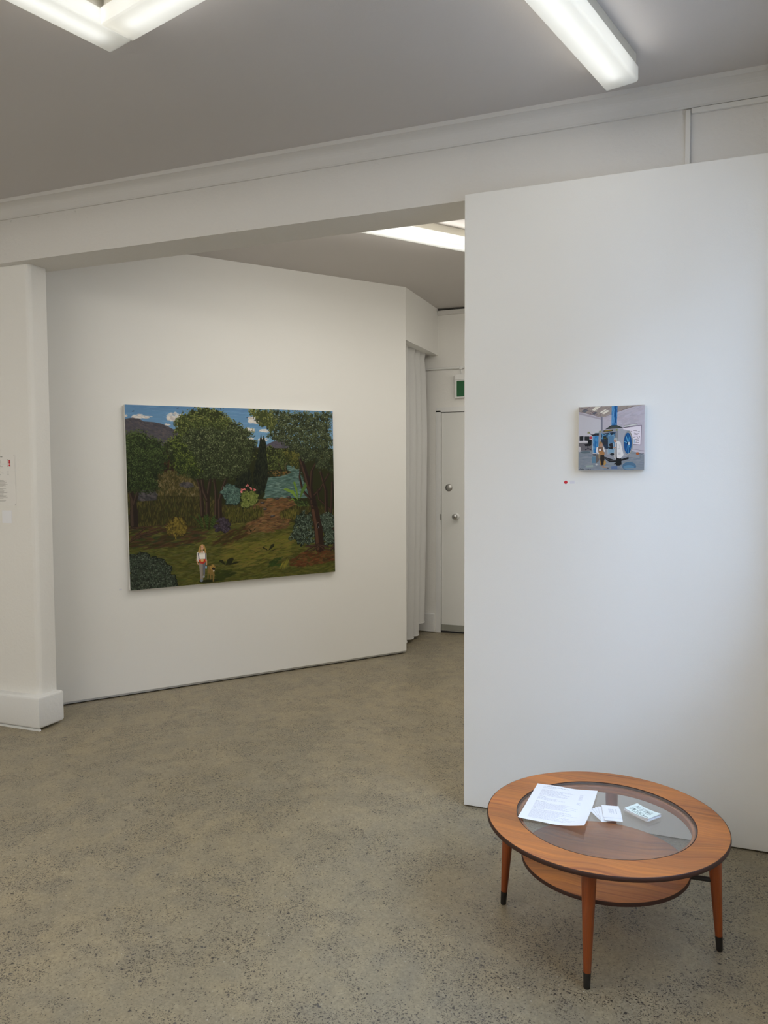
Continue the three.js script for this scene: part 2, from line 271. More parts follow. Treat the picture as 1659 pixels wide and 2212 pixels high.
// right-hand lamp: its end points away from the viewer; group x runs from that end towards the viewer, group z to its left
{
  const W = LAMP_W;
  // turn so that local +x is -LD (towards the viewer); local +z is then -MD, so the origin is the right end corner
  const a = Math.atan2(LD[1], -LD[0]);   // three.js: local x -> (cos a, -sin a) in x, z
  const put = (cx, cz) => [cx, LY, cz];
  lamp('tube lamp running along the ceiling above the partition, nearest the cable duct', put(-0.274 + MD[0] * W, -3.013 + MD[1] * W), a, 1.24);
  lamp('tube lamp at the upper left corner of the view, pointing away from the viewer', put(-1.808 + MD[0] * W, -2.131 + MD[1] * W), a, 1.24);
  // crosswise lamp between them: local +x is MD, local +z is -LD
  lamp('crosswise tube lamp whose left end butts against its neighbour', put(-1.681, -2.110), Math.atan2(-MD[1], MD[0]), 1.06);
  // rear room: local +x along the angled wall, away from the viewer; local +z towards the viewer
  lamp('tube lamp in the rear room, partly hidden above the beam and the partition', [-1.73 - U[0] * 0.42, REAR_CEIL - LAMP_H, -4.157 - U[1] * 0.42], AW, 1.24, REAR_RADIANCE);
  lamp('tube lamp in the rear room hidden behind the partition, middle of three', [-1.12, REAR_CEIL - LAMP_H, -4.65], 0, 1.24, REAR_RADIANCE);
  lamp('tube lamp in the rear room hidden behind the partition near the door', [-0.95, REAR_CEIL - LAMP_H, -5.70], 0, 1.24, REAR_RADIANCE);
  lamp('tube lamp in the rear room hidden behind the beam over the opening', [-2.3, REAR_CEIL - LAMP_H, -3.80], 0, 1.24, REAR_RADIANCE);
  // further lamps of the front room, behind and beside the viewer
  lamp('tube lamp left of the viewer outside the view', put(-3.32, -1.25), Math.atan2(-MD[1], MD[0]), 1.06, BEHIND_RADIANCE);
  lamp('tube lamp behind the viewer on the left', put(-3.1, -0.1), Math.atan2(-MD[1], MD[0]), 1.24, BEHIND_RADIANCE);
  lamp('tube lamp behind the viewer on the right', put(-2.2, 0.75), Math.atan2(-MD[1], MD[0]), 1.24, BEHIND_RADIANCE);
  lamp('tube lamp at the front of the room behind the viewer', put(-3.4, 1.75), Math.atan2(-MD[1], MD[0]), 1.24, BEHIND_RADIANCE);
  lamp('tube lamp at the front right corner of the room behind the viewer', put(-1.6, 1.65), Math.atan2(-MD[1], MD[0]), 1.24, BEHIND_RADIANCE);
  lamp('tube lamp at the front left corner of the room behind the viewer', put(-4.3, 1.0), Math.atan2(-MD[1], MD[0]), 1.24, BEHIND_RADIANCE);
  lamp('tube lamp beside the left wall outside the view', put(-4.35, -0.60), Math.atan2(-MD[1], MD[0]), 1.24, BEHIND_RADIANCE);
}

// ---------------------------------------------------------------- paintings
const inside = (p, x, y) => { let c = false; for (let i = 0, j = p.length - 2; i < p.length; j = i, i += 2) if ((p[i + 1] > y) !== (p[j + 1] > y) && x < (p[j] - p[i]) * (y - p[i + 1]) / (p[j + 1] - p[i + 1]) + p[i]) c = !c; return c; };
const bounds = (p) => { let a = 1e9, b = 1e9, c = -1e9, d = -1e9; for (let i = 0; i < p.length; i += 2) { a = Math.min(a, p[i]); c = Math.max(c, p[i]); b = Math.min(b, p[i + 1]); d = Math.max(d, p[i + 1]); } return [a, b, c, d]; };
// brush tools on a 2D context
function brushes(g, seed) {
  const r = rng(seed);
  const path = (p, close) => { g.beginPath(); for (let i = 0; i < p.length; i += 2) i ? g.lineTo(p[i], p[i + 1]) : g.moveTo(p[i], p[i + 1]); if (close) g.closePath(); };
  const fill = (p, c) => { path(p, true); g.fillStyle = c; g.fill(); };
  const line = (p, c, w) => { path(p); g.strokeStyle = c; g.lineWidth = w; g.lineCap = g.lineJoin = 'round'; g.stroke(); };
  const dab = (x, y, w, h, a, c) => { g.fillStyle = c; g.beginPath(); g.ellipse(x, y, w, h, a, 0, 6.29); g.fill(); };
  // n strokes at random places inside an outline
  const dabs = (p, n, colours, w, h, angle = 0, spread = 3.14, alpha = 0.8) => {
    const [a, b, c, d] = bounds(p); g.globalAlpha = alpha;
    for (let i = 0; i < n; i++) { const x = lerp(a, c, r()), y = lerp(b, d, r()); if (!inside(p, x, y)) continue; const k = 0.6 + r() * 0.8; dab(x, y, w * k, h * k, angle + (r() - 0.5) * spread, colours[Math.floor(r() * colours.length)]); }
    g.globalAlpha = 1;
  };
  // a limb that thins from w0 to w1
  const limb = (p, w0, w1, c, edge) => {
    for (const [col, k, o] of edge ? [[c, 1, 0], [edge, 0.35, -0.25]] : [[c, 1, 0]]) for (let i = 0; i + 3 < p.length; i += 2) { const t = i / (p.length - 2), w = lerp(w0, w1, t); line([p[i] + w * o, p[i + 1], p[i + 2] + w * o, p[i + 3]], col, w * k); }
  };
  // foliage: dark mass, mid leaves, lit tips in clumps
  // a wavy, leafy copy of an outline: clumps stand out from it and gaps bite into it
  const ragged = (p, amp) => { const q = []; for (let i = 0; i < p.length; i += 2) { const x0 = p[i], y0 = p[i + 1], x1 = p[(i + 2) % p.length], y1 = p[(i + 3) % p.length], n = Math.max(2, Math.round(Math.hypot(x1 - x0, y1 - y0) / 14)); for (let k = 0; k < n; k++) { const t = k / n, a = r() * 6.28, d = amp * r(); q.push(lerp(x0, x1, t) + Math.cos(a) * d, lerp(y0, y1, t) + Math.sin(a) * d); } } return q; };
  const crown = (p0, dark, mid, light, n0, size0, body = 0.5) => {
    const size = size0 * 0.78, n = n0 * 1.7;
    let mx = 0, my = 0; for (let i = 0; i < p0.length; i += 2) { mx += p0[i] * 2 / p0.length; my += p0[i + 1] * 2 / p0.length; }
    const p = ragged(p0.map((v, i) => (i % 2 ? my + (v - my) * 0.945 : mx + (v - mx) * 0.96)), size * 5), core = p.map((v, i) => (i % 2 ? my + (v - my) * 0.93 : mx + (v - mx) * 0.94));
    dabs(core, n * body, dark, size * 1.7, size * 1.1, 0, 3.14, 1);
    const [a, b, c, d] = bounds(p), clump = (cx, cy, rad, tone) => {
      for (let k = 0; k < 17; k++) { const an = r() * 6.28, q = Math.sqrt(r()) * rad, y = Math.sin(an) * q, lit = y < rad * 0.1 - tone * rad * 0.5 && r() < 0.75 - tone * 0.3; const set = lit ? light : r() < 0.5 ? mid : dark; g.globalAlpha = 0.9; dab(cx + Math.cos(an) * q, cy + y, size * (0.45 + r() * 0.55), size * (0.26 + r() * 0.26), r() * 3.14, set[Math.floor(r() * set.length)]); }
    };
    for (let i = 0; i < n / 17; i++) { const cx = lerp(a, c, r()), cy = lerp(b, d, r()); if (inside(p, cx, cy)) clump(cx, cy, size * (2.4 + r() * 3.4), clamp((cy - b) / (d - b) * 1.1 + (r() - 0.5) * 0.7)); }
    for (let i = 0; i < p.length; i += 4) if (r() < 0.5) clump(p[i], p[i + 1], size * (1.0 + r() * 1.6), clamp((p[i + 1] - b) / (d - b)));
    g.globalAlpha = 1;
  };
  return { r, path, fill, line, dab, dabs, limb, crown, ragged };
}
const landscape = canvasTexture(1280, 1012, (g, W, H) => {
  const { r, fill, line, dab, dabs, limb, crown, ragged } = brushes(g, 401);
  const sky = g.createLinearGradient(0, 0, 0, 320); sky.addColorStop(0, '#587fa6'); sky.addColorStop(1, '#7ba2c0'); g.fillStyle = sky; g.fillRect(0, 0, W, H);
  dabs([0, 0, W, 0, W, 300, 0, 300], 900, ['#638cb4', '#6b94ba', '#5a83ac', '#7aa3c4'], 26, 3, 0, 0.15, 0.25);
  const cloud = (x, y, w, h) => { for (let i = 0; i < 46; i++) { const a = r() * 6.28, q = Math.sqrt(r()); g.globalAlpha = 0.7; dab(x + Math.cos(a) * q * w, y + Math.sin(a) * q * h * (Math.sin(a) > 0 ? 0.5 : 1), w * 0.22, h * 0.28, 0, r() < 0.65 ? '#d9d3cc' : '#b9b0ad'); } g.globalAlpha = 1; };
  const clouds = [84, 65, 142, 62, 275, 66, 231, 104, 776, 70, 717, 129, 815, 131, 806, 182, 729, 175, 5, 61], size = [46, 14, 8, 3, 46, 28, 16, 7, 66, 28, 34, 16, 32, 11, 30, 11, 18, 9, 8, 8];
  for (let i = 0; i < clouds.length; i += 2) cloud(clouds[i], clouds[i + 1], size[i], size[i + 1]);
  for (const [x, y] of [[44, 35], [291, 10], [706, 53]]) { dab(x, y, 7, 1.6, -0.2, '#33363a'); dab(x + 4, y - 2, 3, 1.2, 0.5, '#33363a'); }
  // hills
  const hillL = [-1, 77, 28, 71, 73, 73, 98, 88, 155, 91, 193, 98, 231, 112, 269, 132, 339, 173, 336, 283, -8, 285], hillR = [750, 227, 822, 215, 858, 196, 904, 180, 960, 182, 1025, 194, 1023, 296, 748, 297];
  fill(hillL, '#4a474d'); dabs(hillL, 700, ['#55504f', '#403e46', '#5f5653', '#3a3942'], 9, 3, 0.4, 0.8, 0.55);
  fill(hillR, '#4d4a54'); dabs(hillR, 300, ['#5c5358', '#403e48', '#565361'], 8, 3, 0.3, 0.9, 0.5);
  // land behind
  fill([-7, 270, 355, 189, 759, 231, 1277, 233, 1301, 1030, -32, 1030], '#22270f');
  dabs([-7, 263, 355, 189, 469, 203, 464, 370, -11, 397], 2600, ['#1d2410', '#2f3a16', '#27300f', '#141a0b', '#3a4419'], 7, 4, 0, 3.14, 0.8);
  dabs([165, 246, 274, 244, 318, 353, 169, 368], 260, ['#3a2014', '#1a120c', '#120f0c', '#4a5a1c'], 9, 5, 0, 3.14, 0.7);
  crown([758, 272, 821, 230, 903, 237, 967, 270, 993, 338, 900, 372, 827, 371, 756, 338], ['#1e2410', '#272e14'], ['#3f4a22', '#4d5526'], ['#6a6e34', '#5f6a3a'], 900, 7);
  fill([809, 371, 882, 359, 955, 362, 983, 376, 927, 401, 835, 409, 807, 438], '#1c1f12'); dabs([818, 371, 984, 359, 973, 389, 844, 405], 120, ['#6b5128', '#40431f', '#24280f', '#7d5a2a'], 8, 3, 0, 0.5, 0.8);
  limb([918, 389, 914, 355, 901, 321], 6, 3, '#2b2218'); limb([946, 363, 945, 338, 957, 317], 5, 2, '#5a4a38'); limb([881, 397, 879, 372], 4, 3, '#6d5530');
  // river
  const river = [958, 334, 1012, 340, 1042, 372, 1063, 424, 1095, 493, 1103, 536, 805, 531, 818, 438, 837, 408, 932, 400, 989, 377, 957, 359];
  fill(river, '#46605a'); dabs(river, 900, ['#567068', '#3a534b', '#6d857d', '#334a42', '#7f958c', '#2f443a'], 15, 2.2, 0, 0.25, 0.6);
  // meadow and long grass
  const meadow = [169, 368, 286, 361, 349, 393, 396, 433, 410, 528, 314, 510, 203, 523, 142, 506, 167, 430];
  fill(meadow, '#3a3518'); dabs(ragged(meadow, 34), 2200, ['#554b28', '#665a35', '#3f3a1b', '#4e4421', '#75694a', '#363217', '#2c2f14'], 2.4, 7, 0, 1.0, 0.7);
  const field = [-7, 487, 411, 512, 559, 564, 804, 563, 1083, 579, 1279, 611, 1277, 726, 985, 713, 624, 697, 293, 682, -13, 668];
  fill(field, '#2c2a12'); dabs(field, 5200, ['#403a18', '#4e451d', '#2a2a11', '#22230f', '#5a4f22', '#343a17'], 1.8, 11, 0.05, 0.5, 0.75);
  dabs(ragged([-6, 476, 165, 503, 411, 508, 559, 556, 410, 544, 203, 531, -8, 518], 26), 900, ['#3c3718', '#474020', '#2b2b12', '#524826', '#23250f'], 2, 10, 0.05, 0.6, 0.8);
  // lawn
  const lawn = [-12, 661, 214, 667, 455, 701, 625, 672, 985, 687, 1297, 745, 1296, 1020, -9, 1025];
  fill(lawn, '#3c3d16'); dabs(lawn, 6200, ['#474918', '#54531d', '#5e5b24', '#363a14', '#49431b', '#646228', '#505924', '#3d4519', '#5a5630'], 18, 3.4, -0.06, 0.6, 0.5);
  dabs([10, 662, 389, 686, 454, 721, 387, 782, 133, 790, 6, 775], 420, ['#3a2617', '#2b2a10', '#4d321f', '#26301a'], 26, 4, -0.1, 0.5, 0.6);
  dabs([521, 724, 712, 684, 719, 742, 587, 793, 468, 802], 160, ['#3b2415', '#4d301b', '#2e2a10'], 24, 4, -0.35, 0.5, 0.55);
  dabs([553, 791, 984, 756, 971, 892, 617, 943, 500, 869], 520, ['#656222', '#706a2b', '#5a5a20', '#75622e'], 24, 4, -0.12, 0.5, 0.45);
  // path to the river
  const trail = [760, 537, 979, 538, 1016, 577, 922, 608, 893, 641, 976, 666, 947, 715, 845, 728, 702, 729, 677, 683, 793, 637, 803, 596, 697, 584];
  fill(trail, '#4a3320'); dabs(ragged(trail, 16), 1300, ['#6b4a2a', '#5c4024', '#7a5934', '#443020', '#665034', '#7f6040', '#4c4020'], 16, 3.6, -0.05, 0.7, 0.65);
  for (const [x, y] of [[791, 558], [806, 596], [856, 640], [965, 529], [887, 535]]) { dab(x, y, 15, 7, 0, '#35302e'); dab(x - 3, y - 3, 8, 3, 0, '#5b5552'); }
  // grass beside the path
  dabs([559, 580, 786, 579, 802, 629, 677, 666, 557, 653], 700, ['#4b4a1b', '#37380f', '#5d5826', '#282b10'], 1.6, 10, 0, 0.4, 0.8);
  dabs([903, 616, 1025, 603, 1033, 663, 911, 654], 260, ['#5d5622', '#6a6029', '#383a14'], 1.6, 10, 0, 0.4, 0.8);
  // grey boulders in the long grass
  for (const p of [[48, 508, 60, 474, 98, 455, 144, 460, 162, 491, 157, 522, 104, 524, 59, 521], [284, 439, 316, 424, 360, 432, 372, 452, 323, 457]]) { fill(p, '#3a3839'); dabs(p, 90, ['#4b4748', '#2c2b2e', '#565050'], 8, 4, 0.3, 1, 0.6); }
  // cypresses
  for (const p of [[686, 305, 707, 338, 728, 404, 730, 478, 682, 485, 618, 452, 632, 403, 667, 371], [791, 151, 797, 181, 810, 164, 822, 205, 822, 272, 831, 338, 827, 421, 806, 488, 780, 510, 743, 499, 734, 420, 745, 338, 768, 272, 778, 222, 783, 181]]) { fill(p, '#0f130c'); dabs(p, 700, ['#161c10', '#0b0e09', '#1f2617', '#262d1b'], 2.5, 9, 0.1, 0.7, 0.75); }
  // left tree
  const barkD = '#231a14', barkL = '#3f3026';
  limb([32, 655, 31, 579, 30, 519, 12, 465], 44, 14, barkD, barkL); limb([34, 541, 51, 489, 61, 451], 20, 10, barkD, barkL); limb([30, 488, 24, 428, 34, 368], 10, 5, barkD);
  crown([-2, 150, 41, 134, 89, 139, 130, 166, 175, 188, 200, 245, 213, 330, 181, 368, 179, 422, 143, 468, 75, 474, 1, 476], ['#12180b', '#182010', '#1d2611'], ['#2b3819', '#33411d', '#263215'], ['#47562b', '#536234', '#3f5226'], 5200, 7);
  // middle tree
  for (const p of [[420, 616, 416, 544, 415, 480, 393, 409], [449, 615, 451, 529, 466, 433, 476, 394], [500, 627, 504, 554, 502, 482, 492, 402], [523, 636, 524, 531, 545, 459, 568, 406], [451, 529, 428, 473, 421, 417]]) limb(p, 26, 12, '#221912', '#43342a');
  const midCrown = [286, 116, 303, 62, 360, 32, 424, 26, 466, 5, 532, 10, 602, 59, 614, 91, 683, 93, 704, 125, 760, 190, 754, 256, 721, 305, 689, 371, 632, 391, 597, 415, 538, 402, 487, 422, 430, 401, 349, 400, 286, 380, 303, 338, 257, 299, 223, 245, 236, 191, 273, 159];
  crown(midCrown, ['#171c0e', '#1c2312', '#212815'], ['#323b20', '#3a4325', '#2c341b', '#41482b'], ['#5b643d', '#687049', '#4e5834', '#777c58'], 13500, 7);
  crown([295, 50, 384, 24, 466, 5, 540, 14, 606, 71, 554, 113, 422, 109, 325, 135, 277, 159], ['#2a3115'], ['#55602c', '#4a5527'], ['#7c7f42', '#8b8a4c', '#6c7439'], 1700, 7);
  crown([229, 191, 292, 159, 353, 259, 414, 393, 349, 400, 294, 377, 241, 291], ['#1d250f'], ['#3a471c', '#46521f'], ['#5d6a2c', '#6b752f'], 1700, 7);
  // right tree with its roots
  for (const [p, a, b] of [[[1174, 853, 1163, 721, 1142, 616, 1123, 528, 1091, 416, 1060, 321, 1040, 287], 62, 16], [[1127, 572, 1116, 476, 1126, 373, 1167, 304], 26, 12], [[1144, 520, 1182, 486, 1244, 391], 20, 9], [[1113, 545, 1061, 492, 1041, 407, 1050, 338], 16, 8], [[1274, 868, 1275, 726, 1249, 610, 1171, 547, 1163, 486], 16, 8], [[1223, 671, 1222, 495, 1185, 373], 24, 12], [[1259, 637, 1268, 444], 16, 9]]) limb(p, a, b, '#1f1611', '#402d22');
  const bushR = [973, 789, 994, 705, 1024, 646, 1082, 618, 1129, 667, 1145, 829, 1058, 833], bushR2 = [1179, 643, 1249, 637, 1280, 691, 1280, 832, 1205, 828, 1182, 739];
  for (const p0 of [bushR, bushR2]) { const p = ragged(p0, 26); dabs(p, 700, ['#141b14', '#1d261c', '#0f140f'], 9, 6, 0, 3, 1); dabs(p, 1500, ['#37443a', '#4d5b4c', '#2a352b', '#6f7d6c', '#414e42'], 3.6, 2.4, 0, 3, 0.85); }
  limb([1174, 857, 1163, 721, 1142, 616], 58, 46, '#271912', '#4c3426');
  dab(...[1162, 712], 12, 21, 0.1, '#54443a'); dab(...[1164, 714], 9, 17, 0.1, '#191313'); dab(...[1167, 723], 3, 5, 0, '#6c6a70');
  for (const p of [[1165, 830, 1106, 849, 1052, 880], [1165, 839, 1125, 863, 1081, 873], [1175, 840, 1204, 863, 1254, 875], [1175, 835, 1234, 852, 1279, 859], [1274, 850, 1233, 883, 1193, 898], [1153, 834, 1077, 838]]) limb(p, 12, 3, '#2a1d16', '#4d3729');
  dabs([966, 917, 1057, 872, 1274, 876, 1278, 939, 1074, 964, 979, 953], 520, ['#4a2814', '#5c321a', '#352412', '#6b4728', '#453818'], 14, 4, -0.1, 0.8, 0.65);
  crown([716, 9, 818, 5, 1280, 2, 1282, 373, 1214, 373, 1166, 321, 1108, 312, 1032, 296, 977, 253, 969, 194, 868, 179, 837, 147, 860, 113, 798, 86, 737, 47], ['#1a2012', '#20271a', '#262d1d'], ['#39422a', '#424b30', '#333d25', '#4a5236'], ['#565e3d', '#626948', '#4b5335', '#6c714c'], 7600, 7, 0.17);
  dabs([863, 22, 1277, 6, 1277, 216, 996, 236, 887, 154], 150, ['#7d9cb0', '#90a5ad', '#9aa7a8'], 3, 2, 0, 3, 0.7);
  crown([720, 9, 836, 6, 889, 71, 859, 155, 842, 122, 780, 74], ['#3a411f'], ['#59602e', '#666a35'], ['#80824a'], 500, 7);
  crown([940, 237, 1033, 270, 1040, 355, 984, 330, 948, 287], ['#2b3015'], ['#4a4d1f', '#59551f'], ['#6a662c'], 420, 7);
  // shrubs in the middle
  const shrub = (p0, dark, light, n, s) => { const p = ragged(p0, s * 3); dabs(p, n * 0.6, dark, s * 1.7, s * 1.2, 0, 3, 1); dabs(p, n, light, s, s * 0.55, 0, 3, 0.85); };
  shrub([540, 483, 570, 455, 613, 447, 651, 477, 654, 534, 627, 566, 559, 560], ['#1e2d2b', '#2a3b39'], ['#41594f', '#50695f', '#344a43', '#5f776c'], 800, 5);
  shrub([650, 522, 682, 485, 734, 486, 765, 520, 755, 557, 706, 572, 658, 567], ['#1a220e', '#252e12'], ['#5f6a30', '#6d763a', '#485322', '#7a8044'], 520, 6);
  for (const [x, y] of [[696, 451], [665, 475], [720, 471], [744, 478], [658, 489], [679, 474]]) { for (let k = 0; k < 7; k++) dab(x + (r() - 0.5) * 12, y + (r() - 0.5) * 10, 4.5, 3.4, r() * 3, ['#c4696a', '#b1544f', '#d98c86'][k % 3]); }
  shrub([210, 678, 239, 637, 271, 618, 310, 635, 329, 676, 315, 722, 252, 728, 217, 710], ['#2c2510', '#3a3013'], ['#6b5c22', '#5c4f1c', '#786828', '#4c4218'], 520, 6);
  shrub([490, 683, 510, 647, 540, 636, 578, 658, 581, 699, 546, 719, 504, 711], ['#1e1a1e', '#262027'], ['#3b333c', '#4a404c', '#2e2730'], 340, 5);
  for (const [x, y, dx, dy] of [[...[418, 691], ...[347, 617]], [...[422, 692], ...[391, 608]], [...[446, 697], ...[449, 610]], [...[463, 696], ...[494, 622]], [...[446, 695], ...[428, 614]], [...[471, 696], ...[506, 643]]]) for (let k = 0; k < 22; k++) { const t = k / 21, mx = lerp(x, dx, t), my = lerp(y, dy, t) - Math.sin(t * 3.14) * 14, s = Math.sin(t * 2.6 + 0.4) * 11; g.globalAlpha = 0.9; dab(mx, my, s, 2, 0.5, ['#2c3f17', '#1d2c10', '#3b5120'][k % 3]); } g.globalAlpha = 1;
  // broad-leaved plant by the water
  for (const [p, c] of [[[1031, 552, 1013, 492, 996, 440, 1008, 433, 1023, 475], '#5c7a2c'], [[1031, 552, 980, 504, 930, 482, 944, 472, 999, 491], '#6a8636'], [[1036, 552, 1052, 484, 1081, 441, 1090, 463, 1061, 510], '#46632a'], [[1035, 569, 989, 546, 965, 552, 989, 535], '#5d742c']]) fill(p, c);
  dabs([998, 551, 1084, 553, 1102, 588, 1016, 586], 120, ['#1a2410', '#2d3d1a', '#48592a'], 8, 3, 0.4, 1.2, 0.8);
  // fallen branches, dark leaves on the lawn
  for (const p of [[7, 745, 98, 696, 215, 659], [11, 737, 113, 712, 210, 690], [15, 730, 91, 673, 168, 661], [9, 669, 84, 669], [60, 710, 159, 695]]) limb(p, 8, 3, '#2a1d15', '#523a2a');
  for (const p of [[550, 915, 512, 890, 515, 880, 533, 883, 548, 906], [551, 915, 563, 881, 593, 871, 602, 882, 586, 909], [558, 917, 610, 897, 649, 900, 610, 911], [819, 848, 784, 828, 788, 821, 815, 838], [822, 848, 843, 812, 862, 807, 861, 825], [826, 850, 888, 837, 851, 850], [711, 730, 698, 704, 721, 722], [719, 726, 747, 702, 737, 718]]) fill(p, '#20220f');
  dabs([841, 909, 906, 888, 895, 946, 822, 941], 70, ['#20310f', '#2c4018'], 16, 5, -0.3, 0.6, 0.6);
  dabs([481, 957, 566, 922, 617, 975, 513, 1008], 70, ['#242d0e', '#2d350f'], 20, 6, -0.1, 0.6, 0.7);
  dabs([876, 971, 943, 907, 966, 917, 913, 965], 60, ['#80762c', '#6e6a28'], 3, 14, 0.5, 0.5, 0.6);
  // dark bush in the lower left corner
  shrub([3, 824, 46, 812, 83, 813, 132, 840, 185, 860, 227, 898, 241, 954, 263, 1018, -2, 1014], ['#10140f', '#161b14', '#0c0f0b'], ['#2c3429', '#3a4336', '#232a20', '#565f50', '#343d2f', '#1c221a'], 4600, 4.6);
  // walker with a dog on the lawn
  dab(...[446, 998], 60, 9, 0, '#20230c');
  fill([390, 890, 397, 986, 412, 987, 411, 911, 415, 980, 424, 960, 429, 888], '#8a8078'); fill([412, 891, 429, 890, 424, 960, 414, 959], '#5f6068'); dab(...[403, 992], 9, 8, 0, '#6f7782'); dab(...[417, 971], 6, 6, 0, '#8b929c');
  fill([379, 829, 402, 821, 425, 822, 436, 837, 436, 881, 426, 884, 400, 882, 385, 881, 376, 877], '#cfc8c0'); fill([393, 842, 427, 842, 429, 864, 392, 863], '#e4dfd8');
  line([387, 833, 392, 866], '#3d4054', 4); line([431, 836, 430, 872], '#3d4054', 4);
  line([377, 873, 385, 897], '#b98a6c', 6); line([436, 877, 435, 905], '#b98a6c', 6); dab(...[435, 909], 5, 4, 0, '#2b2830');
  fill([387, 869, 430, 869, 431, 884, 412, 897, 393, 886], '#b23a20'); dab(...[410, 876], 9, 8, 0, '#c9a05c'); dab(...[412, 889], 14, 6, 0, '#a93126');
  fill([413, 781, 426, 790, 436, 825, 431, 840, 425, 808, 402, 806, 395, 836, 385, 825, 398, 790], '#a8874c'); dab(...[411, 803], 9, 15, 0, '#c4977a'); dab(...[411, 825], 6, 9, 0, '#bd8f74'); line([403, 794, 401, 830], '#8c6c38', 5); line([422, 796, 428, 832], '#8c6c38', 5); line([407, 800, 416, 800], '#5a4030', 1.6); line([409, 812, 414, 813], '#8a4a42', 1.8);
  dab(...[432, 917], 5, 9, 0, '#7fa3b8');
  fill([442, 909, 459, 915, 477, 928, 482, 965, 476, 1005, 469, 1004, 470, 968, 461, 963, 461, 991, 455, 991, 452, 958, 446, 954, 445, 982, 438, 982], '#7a6233'); dab(...[471, 921], 16, 17, 0.2, '#9a7a3e'); dab(...[476, 929], 10, 8, 0.3, '#241c16'); dab(...[477, 942], 6, 4, 0, '#d8c7b4'); fill([460, 911, 462, 900, 469, 912], '#6a532a'); fill([479, 914, 486, 905, 483, 920], '#5d4a26');
  g.globalAlpha = 0.8; line([1221, 1005, 1249, 1005], '#a9a79c', 1.2); line([1255, 1006, 1275, 1005], '#a9a79c', 1.2);
  for (const [dx, dy] of [[0.9, 0.4], [-0.8, 0.5], [0.2, -0.9]]) { g.globalAlpha = 0.3; g.drawImage(g.canvas, dx, dy); }   // brush softness
  g.globalAlpha = 1;
  const im = g.getImageData(0, 0, W, H), d = im.data; for (let i = 0; i < d.length; i++) if (i % 4 !== 3) d[i] = Math.min(255, d[i] * 1.06 + 1); g.putImageData(im, 0, 0);   // thinner glaze overall
});
const laboratory = canvasTexture(640, 640, (g, W, H) => {
  const { r, fill, line, dab, dabs } = brushes(g, 402);
  fill([0, 0, W, 0, W, H, 0, H], '#c2bbc2');
  // walls and ceiling
  fill([0, -7, 640, 0, 517, 18, 256, 107, 223, 109, 0, 45], '#9d9188');
  dabs([0, -7, 546, -2, 256, 107, 223, 109, 0, 45], 160, ['#a89a8c', '#8f857f', '#b09f92', '#978b8a'], 16, 5, -0.6, 0.4, 0.6);
  fill([131, 35, 166, 1, 219, 3, 169, 46], '#e6dfd0'); fill([209, 60, 262, 31, 305, 48, 250, 80], '#e6dfd0'); fill([26, 44, 65, 16, 95, 34, 65, 59], '#6a6d74'); fill([134, 73, 161, 52, 184, 60, 155, 82], '#5e6068');
  for (const p of [[-1, 47, 113, 73, 223, 111], [256, 107, 384, 59, 551, 4], [0, 2, 101, 39, 220, 97], [113, -1, 35, 49], [231, 0, 113, 73], [314, 12, 196, 90]]) line(p, '#6a5560', 3);
  fill([0, 54, 220, 117, 221, 268, 2, 338], '#c6c2c6'); fill([0, 54, 220, 117, 220, 134, 0, 73], '#aaa2aa');
  fill([244, 113, 396, 60, 638, 7, 638, 469, 515, 449, 374, 247, 245, 244], '#bdb4bd'); dabs([244, 113, 396, 60, 638, 7, 636, 193, 432, 224], 120, ['#b4a9b2', '#c6bfca', '#aaa3ac'], 30, 10, -0.3, 0.3, 0.35);
  fill([219, 100, 238, 101, 239, 268, 220, 268], '#8a8894'); line([227, 104, 227, 268], '#5d5c70', 3);
  // floor
  fill([-1, 442, 317, 428, 526, 455, 639, 487, 640, 640, 0, 640], '#84898f'); dabs([-1, 442, 317, 428, 526, 455, 639, 487, 640, 640, 0, 640], 380, ['#7a828c', '#8f949a', '#6f7c88', '#989a9e', '#76808a'], 22, 4, -0.03, 0.2, 0.45);
  fill([134, 505, 188, 506, 188, 567, 135, 570], '#5d7f93'); fill([75, 594, 147, 588, 147, 610, 75, 613], '#97a29c'); dab(...[496, 606], 66, 44, 0, '#4f6f88'); dab(...[493, 615], 50, 22, 0, '#5f86a0'); fill([430, 630, 640, 640, 640, 631, 568, 622], '#84898f'); fill([324, 605, 383, 599, 383, 631, 324, 632], '#5a6f92');
  fill([492, 482, 599, 492, 599, 527, 487, 518], '#8d8f95'); line([487, 518, 599, 527, 599, 492], '#5d5c66', 2.5); line([526, 434, 638, 454], '#7a7480', 3);
  // desk, screens, chair
  fill([1, 353, 91, 354, 133, 358, 134, 441, 2, 442], '#6a6468'); fill([1, 351, 133, 349, 133, 361, 1, 362], '#cfcac8'); fill([10, 295, 50, 293, 49, 341, 10, 341], '#23272a'); fill([60, 297, 108, 298, 108, 344, 60, 340], '#262a2c'); dab(...[11, 427], 12, 28, 0, '#c2bcbc');
  fill([94, 339, 121, 330, 133, 340, 127, 386, 115, 398, 91, 391], '#171a1d'); fill([58, 378, 91, 373, 115, 395, 68, 397], '#15171b'); line([94, 397, 95, 419], '#1b1f30', 7); line([68, 434, 95, 419, 125, 435], '#1b1f30', 6); dab(...[68, 459], 50, 12, 0, '#5c6a70');
  dab(...[122, 312], 14, 14, 0, '#b63a4a'); line([106, 263, 139, 291], '#2b2828', 5); dab(...[100, 261], 13, 9, -0.4, '#8d8a62');
  // whiteboard with scribbles
  fill([438, 221, 608, 201, 605, 396, 532, 389, 432, 260], '#e6dde4'); line([438, 221, 609, 201, 605, 396, 535, 388], '#5b4a5c', 5); fill([442, 200, 567, 182, 570, 197, 444, 217], '#cfcfc8'); line([442, 200, 567, 182, 570, 197, 444, 217, 442, 200], '#55505a', 2.5);
